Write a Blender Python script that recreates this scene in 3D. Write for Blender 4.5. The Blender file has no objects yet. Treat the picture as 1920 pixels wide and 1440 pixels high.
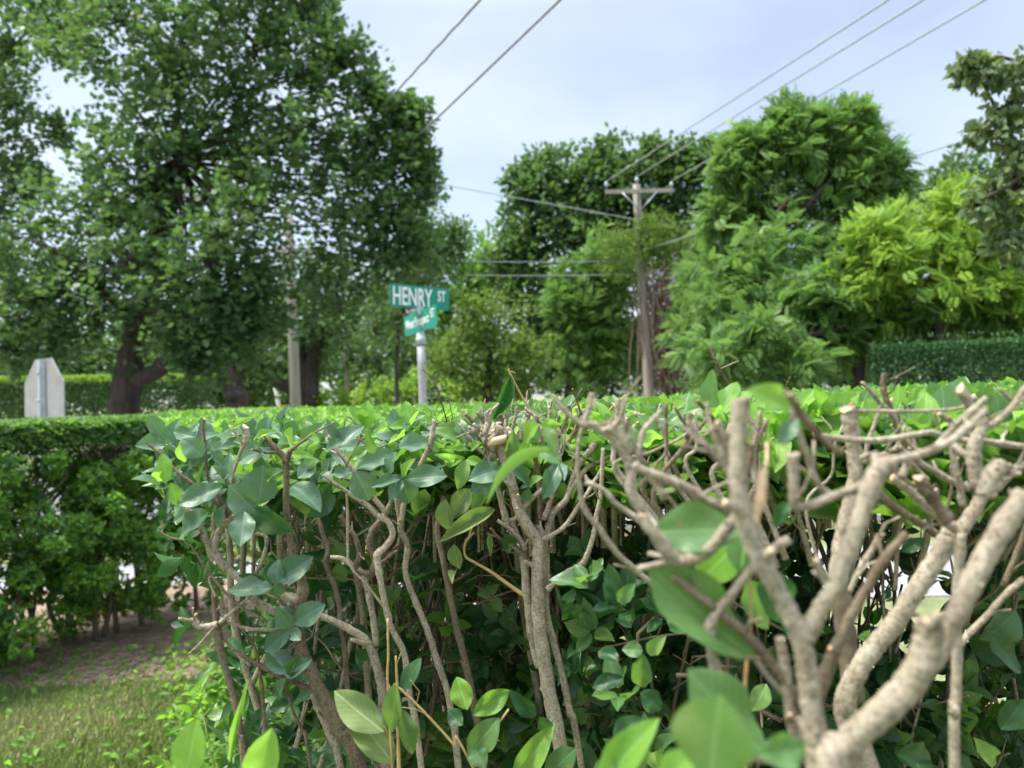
import bpy, math, random
import numpy as np
from mathutils import Vector, Matrix
random.seed(7)
rs = np.random.RandomState(11)
SC = bpy.context.scene
COL = SC.collection
# ------------------------------------------------------------------ camera
F = 1442.0                                   # focal length in pixels of the 1920 px wide photograph
CZ = 1.45
PITCH, ROLL = math.radians(0.87), math.radians(-1.5)
cam_d = bpy.data.cameras.new('camera')
cam = bpy.data.objects.new('camera', cam_d); COL.objects.link(cam)
cam_d.sensor_width = 36.0; cam_d.lens = 36.0 * F / 1920.0
cam_d.clip_start = 0.02; cam_d.clip_end = 2000
CM = Matrix.Rotation(math.radians(90) + PITCH, 4, 'X') @ Matrix.Rotation(ROLL, 4, 'Z')
cam.matrix_world = Matrix.Translation((0, 0, CZ)) @ CM
cam_d.dof.use_dof = True; cam_d.dof.focus_distance = 0.95; cam_d.dof.aperture_fstop = 6.8
SC.camera = cam
C0 = np.array([0, 0, CZ])
R3 = np.array(CM.to_3x3())
RT, UP, FW = R3[:, 0], R3[:, 1], -R3[:, 2]
# ------------------------------------------------------------------ world, sun, exposure
SUN_EL, SUN_AZ = math.radians(62), math.radians(-98)      # azimuth from +Y (ahead) towards +X
W = bpy.data.worlds.new('World'); SC.world = W; W.use_nodes = True
nt = W.node_tree; nt.nodes.clear()
def N(t, ty, **kw):
    n = t.nodes.new(ty)
    for k, v in kw.items(): setattr(n, k, v)
    return n
wo = N(nt, 'ShaderNodeOutputWorld'); bg1 = N(nt, 'ShaderNodeBackground'); bg2 = N(nt, 'ShaderNodeBackground')
add = N(nt, 'ShaderNodeAddShader')
sky = N(nt, 'ShaderNodeTexSky', sky_type='NISHITA'); sky.sun_disc = False
sky.sun_elevation = SUN_EL; sky.sun_rotation = SUN_AZ
bg1.inputs[1].default_value = 0.05
nt.links.new(sky.outputs[0], bg1.inputs[0])
tc = N(nt, 'ShaderNodeTexCoord'); sp = N(nt, 'ShaderNodeSeparateXYZ')
nt.links.new(tc.outputs['Generated'], sp.inputs[0])
mp = N(nt, 'ShaderNodeMapping'); mp.inputs['Scale'].default_value = (1.1, 1.1, 2.3)
mp.inputs['Location'].default_value = (0.35, 0.2, 0.1)
nt.links.new(tc.outputs['Generated'], mp.inputs[0])
no = N(nt, 'ShaderNodeTexNoise'); no.inputs['Scale'].default_value = 1.9; no.inputs['Detail'].default_value = 4; no.inputs['Roughness'].default_value = 0.5
nt.links.new(mp.outputs[0], no.inputs[0])
cr = N(nt, 'ShaderNodeValToRGB')
cr.color_ramp.elements[0].position = 0.38; cr.color_ramp.elements[0].color = (0.63, 0.70, 0.82, 1)
cr.color_ramp.elements[1].position = 0.66; cr.color_ramp.elements[1].color = (0.98, 1.03, 1.07, 1)
nt.links.new(no.outputs[0], cr.inputs[0]); nt.links.new(cr.outputs[0], bg2.inputs[0])
el = N(nt, 'ShaderNodeMapRange'); el.inputs[1].default_value = 0.45; el.inputs[2].default_value = 1.0
el.inputs[3].default_value = 0.31; el.inputs[4].default_value = 1.9          # an overcast sky is brightest overhead
nt.links.new(sp.outputs[2], el.inputs[0]); nt.links.new(el.outputs[0], bg2.inputs[1])
nt.links.new(bg1.outputs[0], add.inputs[0]); nt.links.new(bg2.outputs[0], add.inputs[1])
nt.links.new(add.outputs[0], wo.inputs[0])
sd = bpy.data.lights.new('sun', 'SUN'); sd.energy = 3.3; sd.angle = math.radians(11); sd.color = (1, 0.95, 0.84)
so = bpy.data.objects.new('sun', sd); COL.objects.link(so)
sv = Vector((math.sin(SUN_AZ) * math.cos(SUN_EL), math.cos(SUN_AZ) * math.cos(SUN_EL), math.sin(SUN_EL)))
so.rotation_euler = sv.to_track_quat('Z', 'Y').to_euler(); so.location = (0, 0, 30)
SC.view_settings.view_transform = 'Standard'; SC.view_settings.look = 'None'
SC.view_settings.exposure = 1.15; SC.view_settings.gamma = 1
try:
    SC.cycles.use_denoising = True
    SC.cycles.max_bounces = 8; SC.cycles.transmission_bounces = 6; SC.cycles.diffuse_bounces = 4
except Exception: pass

# ------------------------------------------------------------------ basic helpers
def at(px, py, D):
    return C0 + D * (FW + (px - 960) / F * RT - (py - 720) / F * UP)
def ground_at(px, py, z=0.0):
    d = FW + (px - 960) / F * RT - (py - 720) / F * UP
    return C0 + d * ((z - CZ) / d[2])
def unit(v): 
    v = np.asarray(v, float); return v / np.maximum(np.linalg.norm(v, axis=-1, keepdims=True), 1e-9)
def tag(o, label=None, cat=None, group=None, kind=None):
    if label: o['label'] = label
    if cat: o['category'] = cat
    if group: o['group'] = group
    if kind: o['kind'] = kind
    return o
def thing(name, loc, label, cat, group=None):
    o = bpy.data.objects.new(name, None); COL.objects.link(o); o.location = tuple(loc); o.empty_display_size = 0.1
    return tag(o, label, cat, group)
def finish(name, me, mats, parent=None, smooth=True):
    for m in (mats if isinstance(mats, (list, tuple)) else [mats]): me.materials.append(m)
    if smooth: me.polygons.foreach_set('use_smooth', np.ones(len(me.polygons), bool))
    o = bpy.data.objects.new(name, me); COL.objects.link(o)
    if parent is not None:
        o.parent = parent; o.matrix_parent_inverse = Matrix.Translation(-Vector(parent.location))
    return o
class MB:
    """collects polygons and links them as one mesh"""
    def __init__(s): s.v = []; s.f = []; s.m = []
    def add(s, v, f, m=0):
        b = len(s.v); s.v.extend([tuple(map(float, p)) for p in v])
        s.f.extend([tuple(i + b for i in q) for q in f]); s.m.extend([m] * len(f) if isinstance(m, int) else m)
    def box(s, c, d, rot=None, m=0):
        c = np.array(c, float); h = np.array(d, float) / 2
        v = np.array([[x, y, z] for x in (-1, 1) for y in (-1, 1) for z in (-1, 1)]) * h
        if rot is not None: v = v @ np.array(rot).T
        s.add(v + c, [(0, 1, 3, 2), (4, 6, 7, 5), (0, 4, 5, 1), (2, 3, 7, 6), (0, 2, 6, 4), (1, 5, 7, 3)], m)
    def tube(s, P, R, seg=8, m=0, cap=0, wob=0.0, capm=None):
        P = np.array(P, float); n = len(P); R = np.broadcast_to(np.array(R, float), (n,))
        T = np.gradient(P, axis=0); T = unit(T)
        a = np.array([0, 0, 1.0]) if abs(T[0][2]) < 0.9 else np.array([1.0, 0, 0])
        u = unit(np.cross(T[0], a)); vs = []
        ang = np.linspace(0, 2 * math.pi, seg, endpoint=False)
        ph = random.random() * 6
        for i in range(n):
            u = unit(u - T[i] * np.dot(u, T[i])); w = np.cross(T[i], u)
            r = R[i] * (1 + wob * np.sin(ang * 2 + ph + i * .9) * .6 + wob * (random.random() - .5))
            vs.append(P[i] + np.outer(np.cos(ang) * r, u) + np.outer(np.sin(ang) * r, w))
        V = np.concatenate(vs); f = []
        for i in range(n - 1):
            for k in range(seg):
                f.append((i * seg + k, i * seg + (k + 1) % seg, (i + 1) * seg + (k + 1) % seg, (i + 1) * seg + k))
        mm = [m] * len(f)
        f.append(tuple(range(seg))[::-1]); mm.append(m)
        f.append(tuple((n - 1) * seg + k for k in range(seg))); mm.append(m if capm is None else capm)
        s.add(V, f, mm)
    def build(s, name, mats, parent=None, smooth=True):
        me = bpy.data.meshes.new(name); me.from_pydata(s.v, [], s.f); 
        me.polygons.foreach_set('material_index', np.array(s.m, dtype=np.int32)); me.update()
        return finish(name, me, mats, parent, smooth)
def smooth_path(P, R, k=4):
    """Catmull-Rom through the points"""
    P = np.array(P, float); R = np.array(R, float)
    Q = np.vstack([2 * P[0] - P[1], P, 2 * P[-1] - P[-2]]); RR = np.concatenate([[R[0]], R, [R[-1]]])
    op, orr = [], []
    for i in range(1, len(Q) - 2):
        for j in range(k):
            t = j / k
            op.append(0.5 * ((2 * Q[i]) + (-Q[i-1] + Q[i+1]) * t + (2*Q[i-1] - 5*Q[i] + 4*Q[i+1] - Q[i+2]) * t*t + (-Q[i-1] + 3*Q[i] - 3*Q[i+1] + Q[i+2]) * t**3))
            orr.append(RR[i] * (1 - t) + RR[i+1] * t)
    op.append(P[-1]); orr.append(R[-1])
    return np.array(op), np.array(orr)

# ------------------------------------------------------------------ materials
def newmat(name):
    m = bpy.data.materials.new(name); m.use_nodes = True; t = m.node_tree; t.nodes.clear()
    o = N(t, 'ShaderNodeOutputMaterial'); b = N(t, 'ShaderNodeBsdfPrincipled'); t.links.new(b.outputs[0], o.inputs[0])
    return m, t, b, o
def ramp(t, src, stops):
    c = N(t, 'ShaderNodeValToRGB'); e = c.color_ramp.elements
    while len(e) < len(stops): e.new(0.5)
    for i, (p, col) in enumerate(stops): e[i].position = p; e[i].color = (*col, 1)
    t.links.new(src, c.inputs[0]); return c
def noise(t, scale, detail=4, vec=None, rough=0.6):
    n = N(t, 'ShaderNodeTexNoise'); n.inputs['Scale'].default_value = scale; n.inputs['Detail'].default_value = detail
    n.inputs['Roughness'].default_value = rough
    if vec is not None: t.links.new(vec, n.inputs[0])
    return n
def objco(t, scale=None):
    c = N(t, 'ShaderNodeTexCoord')
    if scale is None: return c.outputs['Object']
    m = N(t, 'ShaderNodeMapping'); m.inputs['Scale'].default_value = scale; t.links.new(c.outputs['Object'], m.inputs[0]); return m.outputs[0]
def math_(t, op, a, b=None, c=None):
    n = N(t, 'ShaderNodeMath', operation=op)
    for i, x in enumerate((a, b, c)):
        if x is None: continue
        if isinstance(x, (int, float)): n.inputs[i].default_value = x
        else: t.links.new(x, n.inputs[i])
    return n.outputs[0]
def mixc(t, fac, a, b):
    n = N(t, 'ShaderNodeMix', data_type='RGBA')
    for i, x in ((0, fac), (6, a), (7, b)):
        if isinstance(x, (int, float)): n.inputs[i].default_value = x
        elif isinstance(x, tuple): n.inputs[i].default_value = (*x, 1)
        else: t.links.new(x, n.inputs[i])
    return n.outputs[2]
def leafmat(name, stops, trans, tr=0.35, rough=0.42, vein=0.0, spec=0.5, under=None):
    """stops: colours picked leaf by leaf; trans: colour of light let through"""
    m, t, b, o = newmat(name)
    def tone(c, k={'maple_leaf': .08, 'oak_leaf': .08, 'locust_leaf': .14, 'young_or_sunlit_leaf': .06, 'privet_leaf_bright': .06}.get(name, .02)):
        l = .3 * c[0] + .6 * c[1] + .1 * c[2]; return ((c[0] * (1 - k) + l * k) * 1.12, (c[1] * (1 - k) + l * k), (c[2] * (1 - k) + l * k))
    stops = [(p, tone(c)) for p, c in stops]; trans = tone(trans)
    at_ = N(t, 'ShaderNodeAttribute'); at_.attribute_name = 'rnd'
    c = ramp(t, at_.outputs['Fac'], stops).outputs[0]
    ns = noise(t, 9 if not vein else 60, 3, objco(t))
    dark = N(t, 'ShaderNodeHueSaturation'); dark.inputs['Value'].default_value = 0.72
    t.links.new(c, dark.inputs['Color']); c = mixc(t, math_(t, 'MULTIPLY', ns.outputs[0], 0.9), c, dark.outputs[0])
    if vein:
        uv = N(t, 'ShaderNodeAttribute'); uv.attribute_name = 'luv'
        s = N(t, 'ShaderNodeSeparateXYZ'); t.links.new(uv.outputs['Vector'], s.inputs[0])
        ax = math_(t, 'ABSOLUTE', s.outputs[0])
        mid = math_(t, 'SUBTRACT', 1.0, math_(t, 'SMOOTH_MIN', math_(t, 'MULTIPLY', ax, 22.0), 1.0, 0.1))
        side = math_(t, 'POWER', math_(t, 'ABSOLUTE', math_(t, 'SINE', math_(t, 'MULTIPLY', math_(t, 'SUBTRACT', s.outputs[1], math_(t, 'MULTIPLY', ax, 0.7)), 26.0))), 14.0)
        vv = math_(t, 'MAXIMUM', mid, math_(t, 'MULTIPLY', side, 0.22))
        lite = N(t, 'ShaderNodeHueSaturation'); lite.inputs['Value'].default_value = 1.9; lite.inputs['Saturation'].default_value = 0.85
        t.links.new(c, lite.inputs['Color']); c = mixc(t, math_(t, 'MULTIPLY', vv, vein), c, lite.outputs[0])
        bp = N(t, 'ShaderNodeBump'); bp.inputs['Strength'].default_value = 0.35; bp.inputs['Distance'].default_value = 0.0006
        t.links.new(vv, bp.inputs['Height']); bp.invert = True; t.links.new(bp.outputs[0], b.inputs['Normal'])
    if vein:
        v2 = N(t, 'ShaderNodeTexVoronoi'); v2.inputs['Scale'].default_value = 110; t.links.new(objco(t), v2.inputs[0]); n4 = noise(t, 14, 2, objco(t))
        sp_ = math_(t, 'MULTIPLY', math_(t, 'LESS_THAN', v2.outputs[0], .16), math_(t, 'GREATER_THAN', n4.outputs[0], .56)); c = mixc(t, math_(t, 'MULTIPLY', sp_, .7), c, (.22, .16, .06))
        n5 = noise(t, 26, 3, objco(t)); yl = ramp(t, n5.outputs[0], [(.60, (0, 0, 0)), (.78, (1, 1, 1))]).outputs[0]; c = mixc(t, math_(t, 'MULTIPLY', yl, .45), c, (.24, .30, .07))
        n6 = noise(t, 210, 3, objco(t)); t.links.new(math_(t, 'MULTIPLY_ADD', n6.outputs[0], .35, rough - .12), b.inputs['Roughness'])
    if under is not None:
        g = N(t, 'ShaderNodeNewGeometry'); c = mixc(t, math_(t, 'MULTIPLY', g.outputs['Backfacing'], 0.75), c, under)
    t.links.new(c, b.inputs['Base Color']); b.inputs['Roughness'].default_value = rough if not vein else b.inputs['Roughness'].default_value
    b.inputs['Specular IOR Level'].default_value = spec * .7
    tl = N(t, 'ShaderNodeBsdfTranslucent'); tl.inputs[0].default_value = (*trans, 1)
    mx = N(t, 'ShaderNodeMixShader'); mx.inputs[0].default_value = tr
    t.links.new(b.outputs[0], mx.inputs[1]); t.links.new(tl.outputs[0], mx.inputs[2]); t.links.new(mx.outputs[0], o.inputs[0])
    return m
def barkmat(name, stops, scale=(30, 30, 8), bump=0.5, dist=0.002, rough=0.85, spots=None, fine=140):
    m, t, b, o = newmat(name)
    ns = noise(t, 1.0, 6, objco(t, scale), 0.65); c = ramp(t, ns.outputs[0], stops).outputs[0]
    if spots:
        v = N(t, 'ShaderNodeTexVoronoi'); v.inputs['Scale'].default_value = 480; t.links.new(objco(t), v.inputs[0])
        f = math_(t, 'LESS_THAN', v.outputs[0], 0.2); c = mixc(t, math_(t, 'MULTIPLY', f, 0.30), c, spots)
        n3 = noise(t, 16, 3, objco(t)); f3 = ramp(t, n3.outputs[0], [(0.5, (0, 0, 0)), (0.72, (1, 1, 1))]).outputs[0]
        c = mixc(t, math_(t, 'MULTIPLY', f3, 0.5), c, (0.20, 0.19, 0.11))
    t.links.new(c, b.inputs['Base Color']); b.inputs['Roughness'].default_value = rough; b.inputs['Specular IOR Level'].default_value = 0.25
    n2 = noise(t, fine * (3 if spots else 1), 6, objco(t), .75); h = math_(t, 'ADD', math_(t, 'MULTIPLY', ns.outputs[0], 1.0), math_(t, 'MULTIPLY', n2.outputs[0], 0.7))
    if spots:
        fl = ramp(t, n2.outputs[0], [(.38, (.35, .33, .30)), (.52, (1, 1, 1)), (.68, (1.25, 1.22, 1.15))]).outputs[0]
        mu = N(t, 'ShaderNodeMix', data_type='RGBA', blend_type='MULTIPLY'); mu.inputs[0].default_value = .85; t.links.new(c, mu.inputs[6]); t.links.new(fl, mu.inputs[7]); t.links.new(mu.outputs[2], b.inputs['Base Color'])
    bp = N(t, 'ShaderNodeBump'); bp.inputs['Strength'].default_value = bump; bp.inputs['Distance'].default_value = dist
    t.links.new(h, bp.inputs['Height']); t.links.new(bp.outputs[0], b.inputs['Normal'])
    return m
def plain(name, stops, scale=8, rough=0.6, metal=0.0, bump=0.0, dist=0.01, detail=6):
    m, t, b, o = newmat(name)
    ns = noise(t, scale, detail, objco(t)); c = ramp(t, ns.outputs[0], stops).outputs[0]
    t.links.new(c, b.inputs['Base Color']); b.inputs['Roughness'].default_value = rough; b.inputs['Metallic'].default_value = metal
    if bump:
        bp = N(t, 'ShaderNodeBump'); bp.inputs['Strength'].default_value = bump; bp.inputs['Distance'].default_value = dist
        t.links.new(ns.outputs[0], bp.inputs['Height']); t.links.new(bp.outputs[0], b.inputs['Normal'])
    return m
M = {}
M['blue'] = leafmat('privet_leaf_blue_green', [(0, (.048, .125, .072)), (.5, (.075, .172, .096)), (1, (.115, .225, .130))], (.13, .34, .06), .24, .40, .6, .75, (.13, .22, .11))
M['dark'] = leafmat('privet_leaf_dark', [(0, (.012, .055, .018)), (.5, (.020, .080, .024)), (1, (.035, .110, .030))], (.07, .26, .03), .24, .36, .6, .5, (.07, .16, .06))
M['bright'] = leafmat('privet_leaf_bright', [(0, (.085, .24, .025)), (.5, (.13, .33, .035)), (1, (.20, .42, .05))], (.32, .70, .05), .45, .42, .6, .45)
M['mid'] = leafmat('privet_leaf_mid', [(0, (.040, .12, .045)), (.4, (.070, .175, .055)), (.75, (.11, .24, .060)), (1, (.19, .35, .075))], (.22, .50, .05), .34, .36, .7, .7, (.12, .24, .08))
M['olive'] = leafmat('privet_leaf_wilted', [(0, (.13, .22, .075)), (1, (.21, .32, .12))], (.22, .36, .06), .30, .6, .9, .3)
M['maple'] = leafmat('maple_leaf', [(0, (.030, .085, .034)), (.4, (.046, .125, .042)), (.8, (.075, .175, .050)), (1, (.12, .24, .065))], (.15, .34, .05), .32, .5, 0, .5)
M['farbright'] = leafmat('locust_leaf', [(0, (.050, .15, .030)), (.5, (.095, .235, .042)), (1, (.17, .36, .055))], (.20, .46, .05), .34, .5, 0, .4)
M['yellow'] = leafmat('young_or_sunlit_leaf', [(0, (.11, .27, .025)), (.5, (.19, .39, .035)), (1, (.30, .50, .06))], (.32, .56, .06), .40, .5, 0, .4)  # young leaf; on the far hedge top its colour stands for sunlight
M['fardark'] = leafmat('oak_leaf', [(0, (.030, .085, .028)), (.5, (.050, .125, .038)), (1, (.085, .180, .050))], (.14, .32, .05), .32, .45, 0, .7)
M['farmid'] = leafmat('thicket_leaf', [(0, (.045, .14, .028)), (.5, (.072, .19, .038)), (1, (.12, .27, .05))], (.18, .42, .04), .35, .5, 0, .4)
M['oliveleaf'] = leafmat('bush_leaf_olive', [(0, (.06, .13, .03)), (.5, (.10, .19, .04)), (1, (.17, .27, .06))], (.2, .36, .05), .33, .55, 0, .3)
M['linden'] = leafmat('linden_leaf', [(0, (.04, .09, .045)), (.55, (.07, .14, .055)), (.8, (.13, .21, .06)), (1, (.26, .31, .10))], (.20, .30, .05), .3, .45, .4, .5)
M['grass'] = leafmat('lawn_blade', [(0, (.15, .24, .08)), (.5, (.27, .36, .14)), (.8, (.40, .46, .24)), (1, (.55, .50, .33))], (.25, .40, .08), .35, .6, 0, .3)
M['bark'] = barkmat('privet_bark', [(.25, (.15, .115, .085)), (.42, (.29, .24, .175)), (.55, (.38, .325, .25)), (.75, (.47, .42, .345))], (75, 75, 40), .8, .0016, .8, (.52, .44, .35))
M['barkd'] = barkmat('privet_bark_dark', [(.25, (.075, .052, .036)), (.5, (.155, .115, .078)), (.8, (.28, .225, .165))], (70, 70, 25), .7, .0012, .85, (.32, .26, .19))
M['barkb'] = barkmat('privet_bark_shaded', [(.25, (.08, .062, .044)), (.5, (.17, .135, .095)), (.8, (.29, .245, .185))], (50, 50, 15), .5, .001, .85)  # darker bark for inner stems, hedge shade put into the colour
M['cut'] = barkmat('fresh_cut_wood', [(.3, (.46, .29, .17)), (.6, (.62, .45, .30)), (.8, (.74, .60, .44))], (150, 150, 150), .4, .0008, .7)
M['twigt'] = barkmat('dry_twig', [(.3, (.30, .20, .08)), (.7, (.48, .36, .17))], (60, 60, 60), .3, .0006, .7)
M['greenstem'] = plain('young_green_stem', [(.3, (.22, .30, .05)), (.7, (.38, .38, .12))], 40, .5)
M['trunk'] = barkmat('tree_bark', [(.3, (.035, .028, .024)), (.6, (.075, .060, .050)), (.8, (.12, .10, .085))], (9, 9, 1.6), 1, .03, .95, None, 18)
M['pole'] = barkmat('weathered_pole', [(.3, (.20, .17, .15)), (.6, (.31, .27, .24)), (.8, (.41, .37, .34))], (14, 14, .8), .5, .01, .9, None, 30)
M['poleg'] = barkmat('grey_pole', [(.3, (.22, .20, .17)), (.6, (.32, .29, .25)), (.8, (.40, .37, .33))], (12, 12, .7), .4, .01, .9, None, 30)
M['vine'] = barkmat('dead_vine', [(.3, (.13, .09, .07)), (.6, (.24, .175, .14)), (.8, (.36, .28, .23))], (10, 10, 10), .3, .01, .9)
M['galv'] = plain('galvanised_steel', [(.3, (.32, .345, .37)), (.7, (.46, .49, .52))], 14, .42, .55)
M['alum'] = plain('aluminium_sheet', [(.3, (.20, .20, .195)), (.5, (.27, .27, .265)), (.75, (.33, .325, .31))], 5, .55, .25)
M['signgreen'] = plain('street_sign_green', [(.3, (.0, .17, .115)), (.7, (.004, .22, .15))], 6, .35)
M['white'] = plain('sign_white', [(.3, (.66, .66, .67)), (.7, (.76, .76, .76))], 20, .4)
M['postgrey'] = plain('painted_pipe', [(.3, (.27, .26, .26)), (.7, (.38, .37, .37))], 22, .5, .2)
M['wire'] = plain('cable_sheath', [(.3, (.22, .24, .24)), (.7, (.32, .34, .34))], 5, .6)
M['cap_dark'] = plain('bolt_hole', [(.3, (.03, .03, .03)), (.7, (.06, .06, .06))], 5, .6)
M['yellowpaint'] = plain('yellow_paint', [(.3, (.75, .42, .01)), (.7, (.85, .52, .02))], 5, .5)
M['orangepaint'] = plain('orange_plastic', [(.3, (.80, .25, .02)), (.7, (.88, .33, .03))], 5, .5)
M['ceramic'] = plain('insulator_glaze', [(.3, (.25, .31, .33)), (.7, (.36, .42, .44))], 5, .2)
def groundmat(name, stops, s1, bump, dist, rough=0.95):
    m, t, b, o = newmat(name)
    n1 = noise(t, s1, 8, objco(t), .7); n2 = noise(t, s1 * .09, 3, objco(t))
    f = math_(t, 'ADD', math_(t, 'MULTIPLY', n1.outputs[0], .65), math_(t, 'MULTIPLY', n2.outputs[0], .35))
    t.links.new(ramp(t, f, stops).outputs[0], b.inputs['Base Color']); b.inputs['Roughness'].default_value = rough
    bp = N(t, 'ShaderNodeBump'); bp.inputs['Strength'].default_value = bump; bp.inputs['Distance'].default_value = dist
    t.links.new(n1.outputs[0], bp.inputs['Height']); t.links.new(bp.outputs[0], b.inputs['Normal']); return m
M['soil'] = groundmat('lawn_soil', [(.35, (.08, .10, .04)), (.5, (.17, .20, .08)), (.65, (.30, .29, .15))], 40, .8, .02)
M['mulch'] = groundmat('bark_mulch', [(.36, (.16, .105, .07)), (.5, (.37, .26, .19)), (.64, (.62, .49, .39))], 75, 1, .03)
M['road'] = groundmat('worn_asphalt', [(.35, (.14, .136, .145)), (.5, (.18, .176, .185)), (.65, (.23, .226, .235))], 90, .4, .004)
M['walk'] = groundmat('concrete_paving', [(.35, (.20, .19, .20)), (.5, (.25, .24, .25)), (.65, (.30, .29, .29))], 50, .3, .003)
M['kerb'] = groundmat('kerb_stone', [(.35, (.30, .29, .28)), (.65, (.45, .44, .42))], 40, .3, .003)

# ------------------------------------------------------------------ leaves
def proto_grid(nu, nv, belly=0.55, fold=0.18, curl=0.12, wave=0.0, sharp=1.0):
    """a leaf blade from (0,0) to (0,1); half width about 0.5 at its widest; scaled later"""
    V, Q, UV = [], [], []
    for j in range(nv + 1):
        v = j / nv
        w = 0.5 * (math.sin(math.pi * v ** (math.log(.5) / math.log(belly if belly != 1 else .99))) ** sharp) if 0 < v < 1 else 0.004
        for i in range(nu + 1):
            u = i / nu * 2 - 1
            V.append((u * w, v, fold * abs(u) * w - curl * v * v + wave * w * math.sin(v * 19) * abs(u)))
            UV.append((u * w * 1.0, v, 0))
    for j in range(nv):
        for i in range(nu):
            a = j * (nu + 1) + i; Q.append((a, a + 1, a + nu + 2, a + nu + 1))
    return np.array(V), np.array(Q), np.array(UV)
HERO = proto_grid(6, 12, .50, .28, .14, .03, .8)
HERO2 = proto_grid(6, 12, .42, .55, .25, .05, .9)
MID = proto_grid(2, 5, .50, .30, .14, 0, .8)
FAR = (np.array([(0, 0, 0), (.34, .33, .05), (.26, .72, .04), (0, 1, -.05), (-.26, .72, .04), (-.34, .33, .05)]), np.array([(0, 1, 2, 3), (0, 3, 4, 5)]), np.zeros((6, 3)))
def lobed():
    pts = [(0, 0), (.22, .12), (.50, .22), (.34, .40), (.52, .66), (.22, .62), (0, 1.0), (-.22, .62), (-.52, .66), (-.34, .40), (-.50, .22), (-.22, .12)]
    V = np.array([(x, y, .10 * abs(x)) for x, y in pts] + [(0, .42, 0)])
    Q = np.array([(12, 0, 1, 2), (12, 2, 3, 4), (12, 4, 5, 6), (12, 6, 7, 8), (12, 8, 9, 10), (12, 10, 11, 0)])
    return V, Q, np.zeros((13, 3))
LOBED = lobed()
HEART = (np.array([(0, 0, 0), (.32, -.10, .05), (.48, .22, .08), (.30, .62, .04), (0, 1, -.10), (-.30, .62, .04), (-.48, .22, .08), (-.32, -.10, .05)]),
         np.array([(0, 1, 2, 3), (0, 3, 4, 5), (0, 5, 6, 7)]), np.zeros((8, 3)))
def frond(npair=8, w=.30):
    """a pinnate leaf: leaflets in pairs along an arched midrib"""
    V, Q = [], []
    for k in range(npair + 1):
        t = .16 + .80 * k / npair; L = w * (1 - .45 * abs(t - .5) * 1.4)
        c = np.array((0, t, -.30 * t * t))
        for s in ((-1, 1) if k < npair else (0,)):
            d = np.array((s * .92, .40, -.12)) if s else np.array((0, 1, -.4)); d = d / np.linalg.norm(d)
            p = np.array((-d[1], d[0], 0)) * L * .21
            b = len(V); V += [c, c + d * L * .45 + p + (0, 0, .01), c + d * L, c + d * L * .45 - p + (0, 0, .01)]; Q.append((b, b + 1, b + 2, b + 3))
    return np.array(V), np.array(Q), np.zeros((len(V), 3))
FROND = frond(8, .36); FROND_S = frond(6, .42)
def twisted(pr, tw, side, wave):
    V, Q, U = pr; V = V.copy(); y = V[:, 1]; a = tw * (y - .3); x, z = V[:, 0].copy(), V[:, 2].copy()
    V[:, 0] = x * np.cos(a) - z * np.sin(a) + side * y * y; V[:, 2] = x * np.sin(a) + z * np.cos(a) + wave * np.sin(y * 9 + x * 6) * np.abs(x); return V, Q, U
HEROS = [twisted(proto_grid(6, 12, b_, f_, c_, w_, .8), tw, sd2, wv) for b_, f_, c_, w_, tw, sd2, wv in ((.50, .18, .10, .03, .2, .04, .10), (.46, .26, .20, .04, -.35, -.06, .14), (.54, .10, -.06, .02, .25, .07, .12), (.48, .34, .26, .04, .4, -.03, .12), (.50, .20, .05, .05, -.25, .05, .18), (.47, .24, .32, .03, .1, .0, .12))]
MIDS = [twisted(proto_grid(2, 5, b_, f_, c_, 0, .8), tw, sd2, 0) for b_, f_, c_, tw, sd2 in ((.50, .30, .14, .3, .05), (.45, .6, .3, -.6, -.05), (.54, .1, -.1, .5, .06))]
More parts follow.
